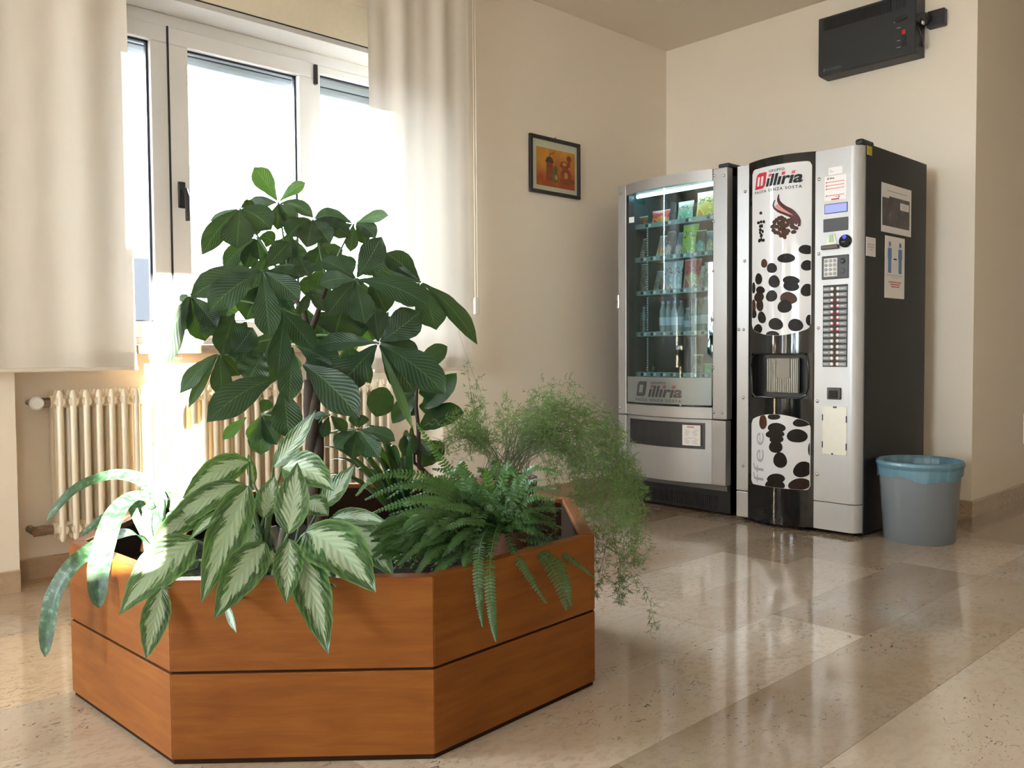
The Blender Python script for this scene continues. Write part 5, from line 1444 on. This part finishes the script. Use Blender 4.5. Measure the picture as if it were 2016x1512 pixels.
# ---- strap leaved bromeliad at the left corner
br_root = z5(650, 800, 2.28); br_root.z = 0.285
brm = empty('strap_leaf_bromeliad', br_root, 'bromeliad with long banded strap leaves arching over the left corner of the planter', 'plant')
for (pts, w, kind) in [
 ([(650, 830, 2.28), (690, 640, 2.30), (690, 548, 2.31), (590, 450, 2.32), (430, 428, 2.33), (240, 505, 2.32), (88, 664, 2.30)], 92, 'strap'),
 ([(655, 830, 2.28), (680, 640, 2.26), (655, 560, 2.24), (545, 550, 2.20), (455, 640, 2.14), (400, 800, 2.06), (368, 960, 2.02), (368, 1136, 2.01)], 120, 'strap'),
 ([(640, 830, 2.28), (560, 740, 2.22), (440, 760, 2.16), (330, 830, 2.10), (215, 930, 2.07), (120, 1110, 2.06), (78, 1398, 2.06)], 116, 'strap'),
 ([(640, 830, 2.30), (610, 640, 2.36), (540, 570, 2.40), (400, 650, 2.44), (268, 758, 2.44)], 80, 'strap'),
 ([(660, 830, 2.30), (690, 640, 2.36), (700, 560, 2.38), (745, 545, 2.40), (785, 620, 2.40)], 92, 'strap'),
 ([(650, 830, 2.27), (600, 720, 2.27), (560, 630, 2.28), (540, 580, 2.29)], 48, 'strap'),
 ([(655, 830, 2.27), (625, 700, 2.25), (640, 600, 2.26), (690, 560, 2.27)], 62, 'strap'),
 ([(645, 830, 2.3), (700, 720, 2.33), (760, 640, 2.34), (800, 700, 2.33)], 70, 'strap'),
]:
    sp3 = spline([z5(*p) for p in pts])
    add_mesh('leaf', leaf_mesh('leaf', sp3, w * S5 * 2.2, kind, L_STRAP, V((0.35, -0.35, 0.75)).normalized(), 0.22, 0.0, 6, 34), brm)

# ---- boston fern at the front right
z6 = lambda x, y, d: at(680 + 0.3968 * x, 680 + 0.3968 * y, d)
S6 = 0.3968 / F_PX
fe_root = z6(720, 900, 2.16); fe_root.z = 0.285
fern = empty('boston_fern', fe_root, 'lush boston fern with arching ladder fronds hanging over the right front rim', 'plant')
def frond(pts, pw, seed):
    r = random.Random(seed)
    pw *= 0.74
    f = spline(pts)
    L = sum((f((i + 1) / 20) - f(i / 20)).length for i in range(20))
    n = max(18, int(L / 0.0080))
    m = MB()
    m.tube([f(i / 16) for i in range(17)], [0.0017 - 0.0010 * i / 16 for i in range(17)], 4, L_FERN, cap=False)
    hint = V((0.45, -0.45, 0.75)).normalized()
    for i in range(2, n):
        t = i / n; p = f(t); tg = (f(min(1, t + .02)) - f(max(0, t - .02))).normalized()
        s = tg.cross(hint).normalized(); nn = s.cross(tg).normalized()
        l = pw * (0.25 + 0.75 * min(1, t / 0.18)) * (1 - max(0, (t - 0.55) / 0.45) ** 1.6 * 0.85) * r.uniform(0.9, 1.08)
        wd = min(0.0065, L / n * 0.80)
        for sd in (-1, 1):
            d = (s * sd + tg * 0.28 + nn * r.uniform(-0.15, 0.22)).normalized()
            q = tg * wd * 0.5
            up = nn * 0.0012
            vs = [p - q * 0.7, p + d * l * 0.3 - q, p + d * l * 0.75 - q * 0.75 - up, p + d * l - up * 2, p + d * l * 0.75 + q * 0.85 - up, p + d * l * 0.3 + q, p + q * 0.7]
            b = [(0.5, 0.1)] + [(0.8, 0.5)] * 5 + [(0.5, 0.1)]
            m.add(vs, [(0, 1, 5, 6), (1, 2, 4, 5), (2, 3, 4)], L_FERN, b)
    m.build('frond', None, fern, smooth=False)
fr_list = [
 ([(745, 870, 2.13), (690, 930, 2.02), (662, 1050, 1.90), (664, 1240, 1.87), (683, 1398, 1.86)], 40),
 ([(770, 860, 2.13), (738, 950, 2.02), (716, 1120, 1.88), (728, 1330, 1.85), (748, 1468, 1.84)], 40),
 ([(790, 900, 2.13), (840, 1030, 2.06), (915, 1150, 2.02), (1000, 1282, 2.00)], 34),
 ([(880, 1000, 2.14), (980, 1045, 2.10), (1060, 1170, 2.06), (1100, 1314, 2.05)], 58),
 ([(850, 960, 2.14), (1000, 985, 2.16), (1130, 1068, 2.18), (1238, 1152, 2.18)], 32),
 ([(870, 900, 2.16), (940, 840, 2.2), (1000, 790, 2.24), (1045, 830, 2.24)], 46),
 ([(940, 1000, 2.14), (1060, 1080, 2.1), (1098, 1190, 2.06), (1122, 1295, 2.05)], 36),
 ([(720, 860, 2.16), (610, 720, 2.2), (470, 560, 2.24), (352, 382, 2.26)], 42),
 ([(740, 830, 2.16), (770, 700, 2.2), (812, 568, 2.22)], 46), ([(760, 850, 2.15), (830, 740, 2.16), (870, 660, 2.16), (962, 592, 2.16)], 46),
 ([(700, 850, 2.16), (650, 740, 2.2), (560, 640, 2.24), (430, 610, 2.26)], 46),
 ([(690, 860, 2.15), (560, 740, 2.14), (370, 640, 2.14), (160, 650, 2.14), (50, 745, 2.14)], 46),
 ([(690, 870, 2.15), (520, 745, 2.10), (300, 690, 2.08), (95, 765, 2.08)], 46), ([(680, 880, 2.15), (520, 785, 2.06), (330, 765, 2.04), (125, 835, 2.03)], 46),
 ([(670, 890, 2.14), (500, 840, 2.03), (330, 830, 2.0), (180, 905, 1.99)], 46), ([(660, 900, 2.14), (520, 880, 2.0), (370, 905, 1.97), (235, 985, 1.95)], 44),
 ([(660, 920, 2.14), (520, 930, 2.0), (380, 985, 1.94), (262, 1088, 1.92)], 42), ([(660, 940, 2.13), (540, 970, 2.0), (420, 1045, 1.92), (342, 1148, 1.90)], 40),
 ([(650, 960, 2.13), (580, 1020, 2.0), (500, 1080, 1.93), (428, 1138, 1.91)], 40), ([(700, 960, 2.13), (640, 1010, 2.0), (602, 1055, 1.94), (590, 1095, 1.92)], 38),
 ([(720, 840, 2.17), (690, 760, 2.22), (640, 690, 2.26), (560, 580, 2.28)], 44), ([(700, 800, 2.17), (600, 700, 2.22), (480, 680, 2.24), (380, 700, 2.24)], 46),
 ([(760, 820, 2.17), (700, 690, 2.24), (742, 585, 2.26)], 42), ([(800, 900, 2.15), (830, 800, 2.18), (880, 700, 2.2), (905, 598, 2.2)], 44),
 ([(690, 860, 2.15), (640, 820, 2.06), (540, 800, 2.04), (420, 805, 2.02)], 46), ([(800, 900, 2.15), (860, 860, 2.17), (930, 840, 2.18), (1035, 862, 2.18)], 40),
 ([(780, 880, 2.15), (820, 790, 2.13), (852, 700, 2.12), (842, 610, 2.13)], 42), ([(630, 830, 2.16), (520, 700, 2.2), (420, 690, 2.2), (245, 640, 2.22)], 46),
 ([(760, 900, 2.14), (690, 880, 2.02), (600, 870, 1.98), (480, 915, 1.96)], 44), ([(700, 900, 2.14), (620, 910, 2.02), (560, 960, 1.97), (478, 1045, 1.95)], 42),
]
for i, (pts, pw) in enumerate(fr_list):
    frond([z6(*p) for p in pts], pw * S6 * 2.1, i)
for i in range(54):            # shorter inner fronds filling the heart of the fern on the left
    ex, ey = prng.uniform(180, 640), prng.uniform(680, 1120)
    d1 = 2.2 - (ey - 680) / 440 * 0.25
    sx, sy_ = prng.uniform(640, 760), prng.uniform(840, 940)
    mx, my = (sx * 0.45 + ex * 0.55), min(sy_, ey) - prng.uniform(20, 100) * (0.4 if ey > 950 else 1)
    frond([z6(sx, sy_, 2.16), z6((sx + mx) / 2, (sy_ + my) / 2 - 20, 2.14), z6(mx, my, (2.14 + d1) / 2), z6(ex, ey, d1)], prng.uniform(36, 46) * S6 * 2.1, 100 + i)

for i in range(34):            # fronds that close the gap behind the front rim
    ex, ey = prng.uniform(110, 440), prng.uniform(900, 1115)
    sx, sy_ = prng.uniform(560, 740), prng.uniform(880, 960)
    frond([z6(sx, sy_, 2.14), z6(sx * .55 + ex * .45, (sy_ + ey) / 2 - prng.uniform(50, 110), 2.04), z6(sx * .2 + ex * .8, ey - prng.uniform(20, 70), 1.96), z6(ex, ey, 1.93)], prng.uniform(34, 44) * S6 * 2.1, 400 + i)
for i in range(14):            # fronds standing before the clay pot
    ex, ey = prng.uniform(680, 960), prng.uniform(640, 900)
    frond([z6(prng.uniform(700, 800), 900, 2.14), z6(prng.uniform(700, 840), 820, 2.1), z6(ex, ey, 2.12)], prng.uniform(34, 44) * S6 * 2.1, 500 + i)
for i in range(38):            # upright and right hand fronds in front of the pot
    ex, ey = prng.uniform(640, 1060), prng.uniform(560, 880)
    sx, sy_ = prng.uniform(700, 820), prng.uniform(840, 920)
    d1 = prng.uniform(2.08, 2.3)
    mx, my = sx * 0.4 + ex * 0.6, min(ey, sy_) - prng.uniform(0, 60) + 40
    frond([z6(sx, sy_, 2.15), z6((sx + mx) / 2, (sy_ + my) / 2, (2.15 + d1) / 2), z6(mx, my, d1), z6(ex, ey + prng.uniform(0, 40), d1 - .03)], prng.uniform(34, 46) * S6 * 2.1, 200 + i)
for i in range(44):            # low fronds over the soil behind the front rim
    ex, ey = (prng.uniform(300, 760), prng.uniform(920, 1080)) if i % 2 else (prng.uniform(820, 1110), prng.uniform(780, 1010))
    sx, sy_ = prng.uniform(680, 820), prng.uniform(860, 930)
    frond([z6(sx, sy_, 2.16), z6((sx + ex) / 2, (sy_ + ey) / 2 - 40, 2.1), z6(ex, ey, 2.04 if ex < 800 else 2.2)], prng.uniform(32, 42) * S6 * 2.1, 300 + i)

# ---- asparagus fern in a terracotta pot
dA = 2.52
pot_c = z6(800, 650, dA)
pot_r = 0.082
asp = empty('asparagus_fern', (pot_c.x, pot_c.y, 0.285), 'feathery asparagus fern in a terracotta pot trailing down the right side of the planter', 'plant')
zt = pot_c.z
MB().lathe([(pot_r * .68, 0.29), (pot_r * .98, zt - 0.03), (pot_r * 1.08, zt - 0.03), (pot_r * 1.1, zt), (pot_r * .98, zt), (pot_r * .94, zt - .02), (0.001, zt - 0.022)], (pot_c.x, pot_c.y, 0), 32, cap=False).build('pot', TERRA, asp, smooth='auto')
MB().lathe([(pot_r * .95, zt - 0.016), (0.001, zt - 0.010)], (pot_c.x, pot_c.y, 0), 24, cap=False).build('potting_mix', SOIL, asp)
arng = random.Random(77)
STEMA = plain('olive wiry stalk', (0.075, 0.085, 0.03), 0.6, grain=0.3)
def spray(pts, seed, dry=False, dens=1.0, start=0.3, nl=0.018):
    r = random.Random(seed)
    f = spline(pts)
    L = sum((f((i + 1) / 24) - f(i / 24)).length for i in range(24))
    m = MB()
    m.tube([f(i / 20) for i in range(21)], [0.0008 - 0.0004 * i / 20 for i in range(21)], 4, STEMY if dry else STEMA, cap=False)
    n = int(L * (1 - start) / 0.0105 * dens)
    for i in range(n):
        t = start + (1 - start) * (i + r.random()) / n
        p = f(min(1, t)); tg = (f(min(1, t + .02)) - f(max(0, t - .02))).normalized()
        # side twig
        rv = V((r.gauss(0, 1), r.gauss(0, 1), r.gauss(0, 1))); rv = (rv - tg * rv.dot(tg)).normalized()
        tw = (rv + tg * 0.5).normalized()
        tl = r.uniform(0.012, 0.042) * (1.15 - 0.5 * t)
        e = p + tw * tl
        sdv = tw.cross(V((r.random(), r.random(), r.random()))).normalized() * 0.0004
        m.add([p - sdv, p + sdv, e], [(0, 1, 2)], L_ASP, [(0.5, 0.5)] * 3)
        for k in range(5):
            b = p.lerp(e, 0.35 + 0.65 * r.random())
            v2 = (tw * 0.7 + V((r.gauss(0, .6), r.gauss(0, .6), r.gauss(0, .6)))).normalized()
            nlen = nl * r.uniform(0.6, 1.15)
            w2 = v2.cross(toward_cam(b) + V((r.gauss(0, .3), r.gauss(0, .3), r.gauss(0, .3)))).normalized() * 0.00075
            q = b + v2 * nlen
            m.add([b - w2 * 0.6, b + v2 * nlen * 0.5 - w2, q, b + v2 * nlen * 0.5 + w2, b + w2 * 0.6], [(0, 1, 2, 3, 4)], L_ASP, [(0.7, 0.5)] * 5)
    m.build('spray', None, asp)
def asp_start(): return pot_c + V((arng.uniform(-.06, .06), arng.uniform(-.06, .06), -0.005))
k = 0
for i in range(34):      # upright and fanning sprays over the pot
    s0 = asp_start()
    ex, ey = arng.uniform(520, 1040), arng.uniform(230, 420)
    if ex < 600: ey = max(ey, 330)
    d1 = dA + arng.uniform(-.18, .22)
    spray([s0, z6((800 + ex) / 2, 520 + arng.uniform(-30, 30), (dA + d1) / 2), z6(ex * .85 + 120, (ey + 480) / 2, d1), z6(ex, ey, d1)], k, start=0.32); k += 1
for (ex, ey) in ((602, 92), (640, 190), (660, 150), (620, 230), (655, 260)):   # yellowish upright plume
    s0 = asp_start()
    spray([s0, z6(690, 500, dA), z6(640, 340, dA + .02), z6(ex, ey, dA + .03)], k, dens=0.9, start=0.35, nl=0.013); k += 1
for i in range(34):      # wide arches to the right
    s0 = asp_start()
    ex, ey = arng.uniform(1020, 1400), arng.uniform(300, 640)
    d1 = dA + arng.uniform(-.2, .22)
    spray([s0, z6(arng.uniform(830, 1000), arng.uniform(330, 520), dA + arng.uniform(-.12, .12)), z6((900 + ex) / 2 + 40, ey - arng.uniform(60, 150), (dA + d1) / 2), z6(ex, ey, d1)], k, start=0.3); k += 1
for i in range(36):      # long trailers falling outside the right corner of the planter
    s0 = asp_start()
    top_x, top_y = arng.uniform(1080, 1330), arng.uniform(330, 560)
    ex = arng.uniform(1215, 1490); ey = arng.uniform(760, 1300) if ex > 1260 else arng.uniform(760, 1250)
    if ex > 1420: ey = min(ey, 1080)
    d1 = 2.42 + arng.uniform(-.1, .24)
    spray([s0, z6(arng.uniform(840, 1020), arng.uniform(300, 540), dA + arng.uniform(-.14, .12)), z6(top_x, top_y, dA + arng.uniform(-.15, .08)), z6((top_x + ex) / 2 + 55, (top_y + ey) / 2 - 40, d1), z6(ex + arng.uniform(0, 15), ey - 120, d1), z6(ex, ey, d1)], k, dens=0.85, start=0.42); k += 1
for (pts) in ([(1180, 560), (1330, 700), (1400, 540)], [(1250, 900), (1470, 1180), (1540, 1400)], [(1380, 560), (1440, 700), (1452, 735)]):
    s0 = asp_start()
    spray([s0, z6(950, 430, dA)] + [z6(a, b, 2.45) for a, b in pts], k, start=0.5); k += 1
for i in range(18):      # sprays falling in front of the right inner corner
    s0 = asp_start()
    ex, ey = arng.uniform(1010, 1260), arng.uniform(680, 960)
    spray([s0, z6(arng.uniform(880, 1000), arng.uniform(400, 540), dA - .05), z6(ex - arng.uniform(10, 60), ey - arng.uniform(170, 260), 2.42), z6(ex, ey, 2.36)], k, start=0.4); k += 1
for i in range(14):       # sprays to the left over the fern
    s0 = asp_start()
    ex, ey = arng.uniform(430, 620), arng.uniform(380, 560)
    spray([s0, z6(720, 500, dA), z6((ex + 700) / 2, ey - 40, dA), z6(ex, ey, dA - .05)], k, start=0.35); k += 1
spray([asp_start(), z6(1000, 380, dA), z6(1230, 360, dA), z6(1342, 462, dA)], k, True, 0.12, 0.6); k += 1
spray([asp_start(), z6(690, 300, dA), z6(625, 120, dA), z6(560, -70, dA)], k, True, 0.1, 0.5)
